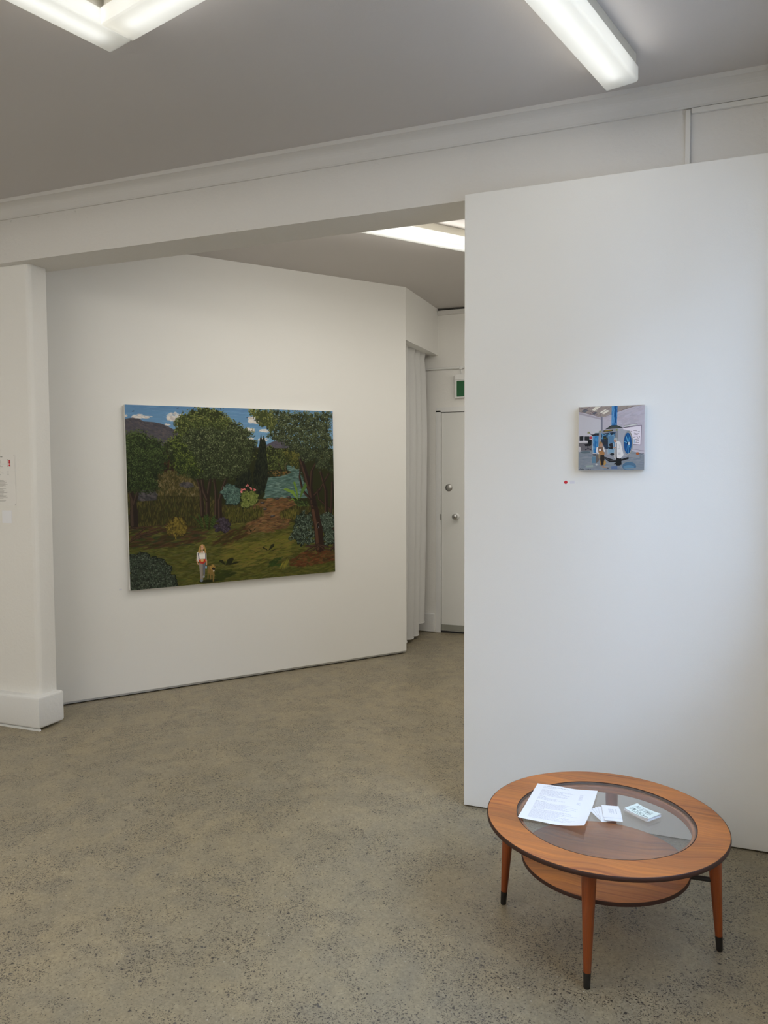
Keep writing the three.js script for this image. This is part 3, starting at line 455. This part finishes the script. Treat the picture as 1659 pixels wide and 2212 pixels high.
  for (const p of [[505, 256, 519, 257], [533, 250, 568, 256], [577, 263, 593, 259], [541, 275, 565, 284, 588, 282], [542, 287, 574, 292], [534, 303, 591, 306, 594, 319], [534, 317, 554, 314], [566, 311, 577, 319], [540, 338, 589, 333], [560, 353, 586, 351], [555, 368, 566, 365, 566, 374], [572, 370, 588, 369]]) line(p, '#4a3c44', 3); fill([537, 335, 554, 335, 555, 380, 537, 380], '#aebccb');
  // blue column, capsule machine
  fill([324, 1, 381, 1, 375, 195, 322, 194], '#2f6fae'); fill([324, 1, 346, 1, 341, 195, 322, 194], '#5c95c4'); fill([357, 1, 372, 1, 368, 195, 353, 195], '#134f86'); dabs([324, 1, 381, 1, 375, 195, 322, 194], 60, ['#7db0d6', '#1d5c98', '#4488bf'], 2.5, 18, 0, 0.2, 0.6);
  fill([262, 232, 318, 194, 376, 194, 438, 221, 391, 223], '#2d3230'); fill([280, 224, 324, 203, 374, 203, 409, 216], '#454a47');
  fill([201, 246, 385, 224, 499, 250, 515, 497, 376, 548, 259, 507, 193, 482, 195, 304], '#8f9196'); fill([387, 226, 499, 250, 508, 371, 509, 491, 388, 526], '#a3a3aa'); fill([224, 274, 362, 259, 361, 429, 270, 428, 225, 366], '#26364a');
  fill([365, 256, 387, 247, 391, 490, 367, 429], '#85868a'); dab(...[374, 240], 8, 8, 0, '#8f9a3f'); dab(...[212, 251], 8, 8, 0, '#8f9a5a'); fill([247, 243, 336, 235, 335, 251, 248, 258], '#1d1c18'); line([257, 249, 327, 242], '#b39434', 6);
  dabs([227, 280, 360, 265, 357, 344, 234, 354], 90, ['#3f6f96', '#5c93b8', '#1a2838', '#6fa6c6', '#2a4f72'], 9, 5, 0, 3, 0.75); fill([245, 305, 278, 306, 278, 333, 248, 333], '#2b2e26'); line([254, 319, 272, 318], '#c2b04a', 4); fill([237, 342, 281, 336, 281, 385, 243, 384], '#2b2f3a'); fill([292, 294, 351, 289, 355, 465, 294, 477], '#7fa0b8'); fill([298, 300, 345, 295, 349, 368, 299, 373], '#557c9c'); fill([290, 413, 337, 410, 337, 435, 299, 425], '#1b1b1d'); fill([299, 379, 334, 368, 343, 416, 305, 404], '#2a272c'); dab(...[332, 483], 20, 12, 0, '#20262e'); line([291, 483, 288, 428], '#a8c2d2', 4);
  line([230, 268, 239, 293, 231, 323], '#5a9cc4', 6); line([304, 270, 292, 294, 278, 306], '#5a9cc4', 6);
  fill([139, 291, 162, 267, 201, 265, 201, 292], '#44585c'); fill([135, 279, 201, 277, 201, 292, 136, 294], '#211f28'); fill([136, 294, 198, 295, 193, 466, 140, 466], '#3b83b8'); fill([136, 294, 146, 294, 149, 466, 140, 466], '#8fa6b4'); fill([159, 304, 171, 304, 172, 463, 162, 463], '#2668a4'); dabs([139, 297, 195, 298, 193, 463, 143, 463], 40, ['#7db4d4', '#1d5c98'], 2, 16, 0, 0.2, 0.6); fill([140, 466, 187, 466, 187, 478, 140, 478], '#b7b4bd'); fill([140, 478, 184, 478, 182, 493, 143, 490], '#18181c');
  fill([259, 507, 376, 548, 489, 512, 490, 533, 376, 563, 306, 562, 259, 525], '#1c1d20'); line([265, 519, 318, 547, 353, 547], '#55555a', 4);
  // round porthole with blue glow of glass
  dab(...[485, 376], 46, 123, 0, '#8a8c88'); dab(...[483, 376], 42, 112, 0, '#a9a29c'); dab(...[481, 375], 38, 105, 0, '#174f86'); for (const p of [[482, 273, 484, 364], [467, 309, 482, 364], [499, 310, 485, 364], [463, 467, 483, 388], [486, 476, 484, 388], [506, 431, 487, 385], [448, 357, 480, 373], [500, 346, 487, 370]]) line(p, ['#3f9cc8', '#6fc0dc', '#2a78b0'][Math.floor(r() * 3)], 5); dab(...[483, 375], 9, 14, 0, '#121a24'); dab(...[492, 378], 9, 16, 0, '#b9c2cc');
  // person in a white coat
  fill([367, 514, 420, 515, 423, 587, 400, 596, 353, 581, 371, 563], '#17171a'); dab(...[391, 590], 22, 7, 0, '#141416'); dab(...[362, 580], 15, 6, -0.1, '#141416');
  fill([360, 362, 389, 349, 413, 366, 428, 430, 443, 491, 411, 528, 379, 520, 367, 453, 358, 417], '#e2dedb'); fill([352, 429, 367, 423, 370, 535, 350, 517], '#bfbab6'); fill([366, 368, 375, 368, 376, 514, 367, 514], '#2b2a30'); line([398, 387, 407, 423, 370, 432], '#b2abaa', 3); fill([386, 466, 414, 466, 414, 490, 389, 492], '#cfcac8');
  dab(...[362, 347], 15, 17, 0, '#b88a72'); fill([344, 344, 350, 324, 366, 317, 382, 326, 382, 350, 375, 359, 366, 341, 351, 338], '#a9aba6'); dab(...[353, 417], 13, 6, 0, '#bb8f78');
  // crouching person with a dog
  fill([176, 478, 199, 479, 211, 519, 200, 549, 179, 570, 170, 567], '#6a605c'); fill([193, 475, 223, 476, 223, 525, 200, 525], '#8f8064'); dab(...[179, 583], 10, 9, 0, '#c6c2c0');
  fill([178, 411, 199, 402, 208, 427, 208, 454, 211, 473, 199, 479, 172, 457], '#dedad8'); fill([237, 406, 249, 409, 263, 449, 258, 458, 246, 449], '#e2dedb'); fill([196, 405, 240, 406, 249, 446, 241, 479, 199, 469, 193, 433], '#7a5f4c'); fill([202, 427, 226, 424, 223, 448, 202, 445], '#e0d6d2');
  dab(...[223, 387], 17, 20, 0, '#b58a70'); fill([202, 390, 206, 362, 219, 350, 237, 366, 219, 372, 211, 396, 208, 414], '#96794c'); line([206, 473, 235, 464], '#bb9372', 8);
  fill([199, 451, 240, 449, 258, 464, 256, 488, 211, 488], '#a9794a'); fill([217, 488, 253, 488, 259, 519, 256, 562, 247, 589, 227, 592, 213, 549], '#2b2420'); fill([253, 543, 268, 547, 274, 574, 259, 595, 247, 589], '#b28a4e'); fill([213, 525, 219, 549, 227, 592, 212, 589], '#a2793f'); line([227, 597, 259, 614, 292, 621], '#b0805c', 8); dab(...[291, 621], 9, 5, 0, '#2b1c1a');
  dab(...[576, 479], 16, 13, 0, '#a85c34'); line([584, 479, 613, 483, 636, 478], '#3a3036', 3);
  // signature strokes along the lower edge
  line([12, 631, 21, 625, 27, 634, 36, 627, 45, 634, 57, 628], '#26262a', 3.5); line([76, 627, 78, 635, 90, 635, 98, 628, 108, 636, 122, 630], '#26262a', 3.5);
  for (const [dx, dy] of [[0.9, 0.4], [-0.8, 0.5], [0.2, -0.9]]) { g.globalAlpha = 0.3; g.drawImage(g.canvas, dx, dy); }
  g.globalAlpha = 1;
});
const artPaint = (map, rough) => new THREE.MeshPhysicalMaterial({ map, roughness: rough, specularIntensity: 0.45 });
function canvasPicture(name, label, w, h, depth, map, rough, [x, y, z], turn, roll) {
  const t = thing(name, label, 'painting', [x, y, z], turn); t.rotation.order = 'YXZ'; t.rotation.z = roll;
  mesh('canvas_sides', roundBox(-w / 2, w / 2, -h / 2, h / 2, 0.002, depth - 0.0015, 0.003, 2), M.canvasEdge, t);
  mesh('painted_face', new THREE.PlaneGeometry(w - 0.003, h - 0.003).translate(0, 0, depth), artPaint(map, rough), t);
  return t;
}
{
  const [x, z] = onWall(-1.447, 0.001);
  canvasPicture('painting', 'large unframed landscape painting of trees, a river and a walker with a dog', 1.534, 1.223, 0.034, landscape, 0.6, [x, 1.328, z], AW, 0.010);
  canvasPicture('painting', 'small square painting of a laboratory machine with two people and a dog', 0.257, 0.258, 0.034, laboratory, 0.6, [-0.2515, 1.6155, PART_Z + 0.001], 0, 0.004);
}


// ---------------------------------------------------------------- coffee table
{
  const TX = -0.204, TZ = -2.487, TOP = 0.376;
  const t = thing('coffee_table', 'round wooden coffee table with a glass centre and a lower shelf', 'table', [TX, 0, TZ]);
  const ring = new THREE.Shape(); ring.absarc(0, 0, 0.370, 0, Math.PI * 2); const hole = new THREE.Path(); hole.absarc(0, 0, 0.2775, 0, Math.PI * 2, true); ring.holes.push(hole);
  const rg = metric(new THREE.ExtrudeGeometry(ring, { depth: 0.012, bevelEnabled: true, bevelThickness: 0.0015, bevelSize: 0.0015, bevelSegments: 2, bevelOffset: -0.0015, curveSegments: 96 }).rotateX(-Math.PI / 2).translate(0, TOP - 0.0135, 0));
  mesh('top_ring', rg, wood, t);
  const band = mesh('edge_band', lathe([[0.3695, TOP - 0.0150], [0.3722, TOP - 0.0140], [0.3728, TOP - 0.0075], [0.3722, TOP - 0.0014], [0.3696, TOP - 0.0006]], 128), edgeWood, t);
  band.userData.label = 'dark brown lipping round the rim';
  mesh('inner_band', lathe([[0.2777, TOP - 0.0002], [0.2757, TOP - 0.0002], [0.2757, TOP - 0.012], [0.2777, TOP - 0.012]], 128), edgeWood, t);
  mesh('glass_rebate', lathe([[0.262, TOP - 0.0095], [0.2757, TOP - 0.0095], [0.2757, TOP - 0.030], [0.262, TOP - 0.030], [0.262, TOP - 0.0095]].reverse(), 128), wood, t);
  mesh('glass_panel', new THREE.CylinderGeometry(0.2752, 0.2752, 0.006, 128).translate(0, TOP - 0.0045, 0), tableGlass, t);
  const SH = 0.240;
  const shelf = mesh('shelf', metric(new THREE.CylinderGeometry(0.2590, 0.2590, 0.012, 96).translate(0, SH - 0.006, 0)), wood, t);
  mesh('shelf_edge', lathe([[0.2588, SH - 0.0125], [0.2612, SH - 0.0115], [0.2612, SH - 0.001], [0.2588, SH - 0.0003]], 96), edgeWood, shelf);
  for (const [a, fx, fz] of [[0, 0.346, -0.018], [90, -0.018, 0.305], [180, -0.333, -0.034], [270, 0.0, -0.315]]) {
    const at = (r, y) => new THREE.Vector3(fx * r, y, fz * r), bot = at(0.993, 0.046), top = at(0.935, TOP - 0.0152);
    const dir = top.clone().sub(bot), q = new THREE.Quaternion().setFromUnitVectors(new THREE.Vector3(0, 1, 0), dir.clone().normalize());
    const len = dir.length();
    const g = new THREE.LatheGeometry([[0.0108, 0], [0.0125, 0.04], [0.0175, 0.17], [0.0212, 0.26], [0.0216, len]].map(([r, y]) => new THREE.Vector2(r, y)), 32), uv = g.attributes.uv, p = g.attributes.position;
    for (let i = 0; i < p.count; i++) uv.setXY(i, p.getY(i) + a * 0.01, Math.atan2(p.getZ(i), p.getX(i)) * 0.02 + a * 0.003);
    const leg = mesh('leg', g.applyQuaternion(q).translate(bot.x, bot.y, bot.z), legWood, t);
    mesh('foot_cap', new THREE.LatheGeometry([[0, 0.0005], [0.0085, 0.0005], [0.0096, 0.003], [0.0112, 0.047]].map(([r, y]) => new THREE.Vector2(r, y)), 24).applyQuaternion(q).translate(bot.x + (bot.x - top.x) / dir.y * 0.046, 0, bot.z + (bot.z - top.z) / dir.y * 0.046), M.black, leg);
    const f = at(0.94, SH - 0.020), e = at(0.5, SH - 0.020);
    mesh('bracket', rod([f.x, f.y, f.z], [e.x, e.y, e.z], 0.0075, 14), M.black, t);
  }
  // ---- papers lying on the glass
  const lines = (g, x, y, w, h, lead, seed, colour, lo = 0.45, size = 0.42) => { const r = rng(seed); g.fillStyle = colour; for (let yy = y; yy < y + h; yy += lead) { const len = w * (lo + (1 - lo) * r()); let xx = x; while (xx < x + len) { const ww = lead * (0.5 + r() * 1.8); g.globalAlpha = 0.55 + r() * 0.35; g.fillRect(xx, yy, Math.min(ww, x + len - xx), lead * size); xx += ww + lead * 0.35; } } g.globalAlpha = 1; };
  const priceList = (g, W, H) => {
    g.fillStyle = '#f4f4f6'; g.fillRect(0, 0, W, H);
    const u = W / 210;
    lines(g, 26 * u, 14 * u, 92 * u, 5 * u, 5 * u, 3, '#8c8c96', 0.9, 0.62);
    lines(g, 26 * u, 23 * u, 50 * u, 9 * u, 4.4 * u, 4, '#bbbbc5'); lines(g, 26 * u, 44 * u, 118 * u, 46 * u, 5.1 * u, 5, '#bbbbc5', 0.5); lines(g, 158 * u, 46 * u, 13 * u, 44 * u, 5.1 * u, 6, '#c0c0c8', 0.8);
    lines(g, 26 * u, 102 * u, 30 * u, 5 * u, 5 * u, 7, '#a6a6b0', 0.9); lines(g, 26 * u, 110 * u, 110 * u, 20 * u, 5.1 * u, 8, '#bbbbc5', 0.55); lines(g, 158 * u, 110 * u, 13 * u, 20 * u, 5.1 * u, 9, '#c0c0c8', 0.8);
    lines(g, 26 * u, 143 * u, 36 * u, 5 * u, 5 * u, 10, '#9c9ca6', 0.95, 0.55); lines(g, 26 * u, 150 * u, 150 * u, 44 * u, 4.2 * u, 11, '#b7b7c1', 0.6); lines(g, 26 * u, 198 * u, 40 * u, 4 * u, 4 * u, 12, '#9c9ca6', 0.95, 0.55); lines(g, 26 * u, 206 * u, 152 * u, 68 * u, 4.2 * u, 13, '#b7b7c1', 0.55);
  };
  const sheetTex = canvasTexture(840, 1188, priceList);
  const printed = (map) => new THREE.MeshStandardMaterial({ map, roughness: 0.75, side: THREE.DoubleSide });
  const sheetGeo = (w, h, lift) => { const g = new THREE.PlaneGeometry(w, h, 20, 28).rotateX(-Math.PI / 2), p = g.attributes.position; for (let i = 0; i < p.count; i++) p.setY(i, lift(p.getX(i) / w + 0.5, p.getZ(i) / h + 0.5)); g.computeVertexNormals(); return g; };
  const sh = mesh('price_sheet', sheetGeo(0.207, 0.297, (u, v) => 0.0006 + 0.013 * Math.pow(clamp((u + v - 1.45) / 0.55), 2) + 0.006 * Math.pow(clamp((u - v - 0.5) / 0.5), 2) + 0.0016 * Math.sin(u * 5 + v * 3) ** 2 + 0.004 * Math.pow(clamp((1 - u + v - 1.5) / 0.5), 2)), printed(sheetTex));
  sh.position.set(-0.351, TOP, -2.519); sh.rotation.y = -0.042;
  tag(sh, 'large white printed price sheet lying on the glass table', 'paper');
  const cardTex = canvasTexture(256, 418, (g, W, H) => { g.fillStyle = '#f3f3f5'; g.fillRect(0, 0, W, H); g.save(); g.translate(W * 0.80, H * 0.30); g.rotate(Math.PI / 2); lines(g, 0, 0, H * 0.36, 12, 14, 21, '#6c6c78', 0.95, 0.6); lines(g, 0, 40, H * 0.42, 70, 13, 22, '#9a9aa6', 0.6, 0.45); g.restore(); });
  const cardFace = new THREE.MeshStandardMaterial({ map: cardTex, roughness: 0.6 });
  const cards = [['white card lying lowest and furthest left in the fanned stack', -0.2075, -2.4935, 0.56, 0], ['white card second lowest in the fanned stack on the glass', -0.2030, -2.4985, 0.42, 1], ['white card third from the bottom of the fanned stack', -0.1985, -2.5030, 0.30, 2], ['white card fourth from the bottom of the fanned stack', -0.1935, -2.5060, 0.19, 3], ['white card just under the top card, sticking out in front', -0.1790, -2.4960, 0.15, 4], ['printed business card on top of the fanned stack', -0.1850, -2.5150, 0.165, 5]];
  for (const [label, x, z, turn, k] of cards) {
    const c = thing('business_card', label, 'card', [x, TOP, z], turn, 'fanned business cards on the table');
    const y0 = 0.0004 + k * 0.0011;
    mesh('card_stock', box(-0.0275, 0.0275, y0, y0 + 0.0009, -0.045, 0.045), M.paper, c);
    if (k === 5) mesh('print', new THREE.PlaneGeometry(0.0546, 0.0896).rotateX(-Math.PI / 2).translate(0, y0 + 0.00105, 0), cardFace, c);
  }
  const leafTex = canvasTexture(400, 260, (g, W, H) => {
    const { r, line, dabs } = brushes(g, 77); g.fillStyle = '#e6f1ec'; g.fillRect(0, 0, W, H);
    for (let i = 0; i < 9; i++) { const x = 60 + i * 30; line([x + r() * 6, 40 + r() * 16, x - 10 + r() * 10, 80 + r() * 20, x - 16 + r() * 8, 118], '#4a5a55', 4 + r() * 4); }
    dabs([30, 140, 150, 130, 240, 170, 330, 220, 200, 250, 40, 220], 110, ['#3f4f4a', '#6b7d76', '#8fa39a', '#2f3b37'], 10, 4, 0.3, 1.6, 0.7);
    dabs([200, 60, 330, 70, 330, 150, 220, 160], 60, ['#4f605a', '#7f9189'], 9, 3, -0.6, 1.2, 0.7);
    g.fillStyle = '#2d3833'; g.globalAlpha = 0.75; g.fillRect(290, 222, 74, 12); g.globalAlpha = 1;
  });
  for (let k = 0; k < 6; k++) {
    const name = ['lowest', 'second lowest', 'third from the bottom', 'fourth from the bottom', 'second from the top', 'top'][k];
    const c = thing('postcard', k === 5 ? 'pale mint postcard with a dark sketch on top of the small pile' : `pale postcard ${name} in the small pile right of the business cards`, 'postcard', [-0.0905 + (k % 3 - 1) * 0.0010, TOP, -2.5445 + (k % 2) * 0.0012 - k * 0.0002], -0.625 + (k % 4 - 1.5) * 0.012, 'postcards piled on the table');
    const y0 = 0.0004 + k * 0.0014, g = new THREE.BoxGeometry(0.094, 0.0011, 0.064, 10, 1, 1), p = g.attributes.position;
    for (let i = 0; i < p.count; i++) p.setY(i, p.getY(i) + y0 + 0.0006 + (k === 5 ? 0.0035 : k * 0.0004) * Math.pow(Math.abs(p.getX(i)) / 0.047, 2));
    g.computeVertexNormals();
    mesh('card_stock', g, M.paper, c);
    if (k === 5) { const f = new THREE.PlaneGeometry(0.0936, 0.0636, 10, 1).rotateX(-Math.PI / 2), q = f.attributes.position; for (let i = 0; i < q.count; i++) q.setY(i, y0 + 0.0013 + 0.0035 * Math.pow(Math.abs(q.getX(i)) / 0.047, 2)); f.computeVertexNormals(); mesh('print', f, printed(leafTex), c); }
  }
  // ---- the same kind of price sheet pinned to the pier
  const wallTex = canvasTexture(420, 594, (g, W, H) => {
    g.fillStyle = '#eceae6'; g.fillRect(0, 0, W, H);
    const row = (y, x0, x1, c, a = 0.6, h = 2.4) => { g.globalAlpha = a; g.fillStyle = c; g.fillRect(x0 * 2, y * 2, (x1 - x0) * 2, h); g.globalAlpha = 1; };
    for (const y of [29, 37, 42, 48, 54, 61, 69, 77, 99, 107, 114]) row(y, 150, 160, '#4c4742', 0.75, 3);
    for (const [y, x] of [[29, 92], [37, 100], [42, 98], [48, 105], [55, 146], [61, 98], [70, 116], [77, 100], [99, 95], [107, 120], [114, 98]]) row(y, 22, x, '#4c4742', 0.6, 3);
    const r = rng(8); for (let y = 149; y < 272; y += 4.1) { if (Math.abs(y - 193) < 4 || Math.abs(y - 262) < 3) continue; row(y, 22, 112 + r() * 45, '#55504a', 0.5, 3); }
    lines(g, 44, 24, 190, 12, 12, 31, '#3d3934', 0.9, 0.6);
    for (const [x, y] of [[6, 6], [414, 6], [6, 588], [414, 588]]) { g.fillStyle = '#bdb8b2'; g.beginPath(); g.arc(x < 200 ? x + 6 : x - 6, y < 300 ? y + 6 : y - 6, 5, 0, 6.3); g.fill(); }
  });
  const PZ = -3.362, ws = mesh('price_sheet', new THREE.BoxGeometry(0.21, 0.297, 0.0006), [M.paper, M.paper, M.paper, M.paper, new THREE.MeshStandardMaterial({ map: wallTex, roughness: 0.5 }), M.paper]);
  ws.position.set(-3.583 - 0.105, 1.4465, PZ + 0.0012);
  tag(ws, 'white price sheet pinned to the pier at the left edge', 'paper');
  const disc = (r) => new THREE.CylinderGeometry(r, r, 0.0004, 28).rotateX(Math.PI / 2);
  [[-3.6255, 1.5575, 'upper one of the two touching red dot stickers on the pinned sheet'], [-3.6250, 1.5475, 'lower one of the two touching red dot stickers on the pinned sheet'], [-3.6240, 1.5310, 'separate red dot sticker below the touching pair on the pinned sheet']].forEach(([x, y, label], i) => { const s = mesh('red_dot_sticker', disc(0.0058), M.red); s.position.set(x, y, PZ + 0.0018 + i * 0.0005); tag(s, label, 'sticker', 'red dots on the pinned price sheet'); });
  const qc = mesh('blank_card', new THREE.BoxGeometry(0.074, 0.074, 0.0006), M.paper); qc.position.set(-3.656, 1.232, PZ + 0.0012); tag(qc, 'small square white card on the pier below the pinned sheet', 'card');
  const dot = mesh('red_dot_sticker', disc(0.0068), M.red); dot.position.set(-0.4325, 1.438, PART_Z + 0.0006); tag(dot, 'red dot sticker on the white partition below the small painting', 'sticker');
  const lab = mesh('wall_label', new THREE.BoxGeometry(0.019, 0.0125, 0.0008), M.label); lab.position.set(-0.4065, 1.4385, PART_Z + 0.0006); lab.rotation.z = 0.04; tag(lab, 'tiny lilac-white label beside the red dot on the partition', 'label');
  const [lx, lz] = onWall(-2.262, 0.0006), lab2 = mesh('wall_label', new THREE.BoxGeometry(0.018, 0.011, 0.0008), M.label); lab2.position.set(lx, 0.7175, lz); lab2.rotation.y = AW; tag(lab2, 'tiny label on the angled wall at the large painting\'s lower left corner', 'label');
}


// ---------------------------------------------------------------- things on the walls and in the rear room
{ // cable ducts on the beam
  const a = mesh('cable_duct', roundBox(0.008, 0.026, 2.6645, 2.899, BEAM_FRONT, BEAM_FRONT + 0.016, 0.0015, 1), M.duct); tag(a, 'short upright white cable duct on the beam above the partition', 'cable duct');
  const b = mesh('cable_duct', roundBox(0.029, RIGHT, 2.884, 2.904, BEAM_FRONT, BEAM_FRONT + 0.014, 0.0015, 1), M.duct); tag(b, 'long level white cable duct under the cornice at the right', 'cable duct');
}
{ // exit sign over the door, its conduit
  const t = thing('exit_sign', 'green exit sign in a white housing above the far door', 'sign', [-1.70, 2.153, DOOR_Z]);
  mesh('panel', roundBox(-0.168, 0.168, 0.008, 0.150, 0.036, 0.044, 0.002, 1), M.green, t);
  mesh('border', [box(-0.182, -0.168, 0, 0.161, 0.030, 0.0452), box(0.168, 0.182, 0, 0.161, 0.030, 0.0452), box(-0.1685, 0.1685, 0, 0.008, 0.030, 0.0450), box(-0.1685, 0.1685, 0.150, 0.161, 0.030, 0.0450), box(-0.1815, 0.1815, 0.0005, 0.1612, 0.001, 0.0305)], M.whitePlastic, t);
  mesh('housing', roundBox(-0.184, 0.184, 0.160, 0.208, 0.0, 0.052, 0.004, 2), M.whitePlastic, t);
  const c = thing('conduit_pipe', 'thin white conduit pipe running across the wall above the exit sign', 'pipe', [-1.9, 2.424, DOOR_Z + 0.014]);
  mesh('pipe', rod([-1.3, 0, 0], [1.2, 0, 0], 0.0105, 16), M.whitePlastic, c);
  mesh('saddle_clip', roundBox(0.052, 0.078, -0.016, 0.016, -0.013, 0.013, 0.003, 1), M.whitePlastic, c);
  mesh('drop_tube', rod([0.066, -0.01, -0.002], [0.066, -0.068, -0.002], 0.0045, 10), M.whitePlastic, c);
}
{ // curtain in the side opening
  const t = thing('curtain', 'white pleated curtain hanging in the opening beside the door', 'curtain', [-2.155, 0, -5.90]);
  const NS = 150, NV = 44, L = 0.69, TOPY = 2.550, pos = [], uv = [], idx = [];
  const hem = (s) => lerp(0.030, 0.115, smooth(0.78, 0.83, s));
  for (let j = 0; j <= NV; j++) for (let i = 0; i <= NS; i++) {
    const s = i / NS, v = j / NV, y0 = hem(s), y = lerp(TOPY, y0, v), drop = 1 - (y / TOPY), ph = s * 4.2 * 6.283 + 0.5 * Math.sin(s * 9) + drop * 0.7, amp = lerp(0.026, 0.052, smooth(0, 0.35, drop)), pinch = Math.exp(-Math.pow((TOPY - 0.07 - y) / 0.05, 2)) * 0.5;
    const x = -0.030 * drop + Math.sin(ph) * amp * (1 - pinch) + Math.sin(ph * 2 + 1) * 0.006 * drop, z = -s * L * lerp(1, 0.97, drop) + Math.cos(ph) * amp * 0.6;
    pos.push(x, y, z); uv.push(s * 1.4, y);
  }
  for (let j = 0; j < NV; j++) for (let i = 0; i < NS; i++) { const a = j * (NS + 1) + i; idx.push(a, a + 1, a + NS + 1, a + 1, a + NS + 2, a + NS + 1); }
  const g = new THREE.BufferGeometry(); g.setAttribute('position', new THREE.Float32BufferAttribute(pos, 3)); g.setAttribute('uv', new THREE.Float32BufferAttribute(uv, 2)); g.setIndex(idx); g.computeVertexNormals();
  mesh('cloth', g, curtainCloth, t);
  const pt = (s, y) => { const i = Math.round(s * NS), j = y > 1 ? 0 : NV, k = (j * (NS + 1) + i) * 3; return new THREE.Vector3(pos[k], pos[k + 1], pos[k + 2]); };
  const hemPts = []; for (let i = 0; i <= NS; i++) { const q = pt(i / NS, 0); q.x += 0.0005; q.y += 0.004; hemPts.push(q); }
  mesh('hem', new THREE.TubeGeometry(new THREE.CatmullRomCurve3(hemPts), 200, 0.0035, 6), curtainCloth, t);
  const rail = mesh('curtain_rail', box(-2.172, -2.150, 2.551, 2.560, DOOR_Z + 0.01, -5.87), M.whitePlastic); tag(rail, 'white curtain rail fixed behind the bulkhead above the curtain', 'curtain rail');
}


renderer.render(scene, camera);
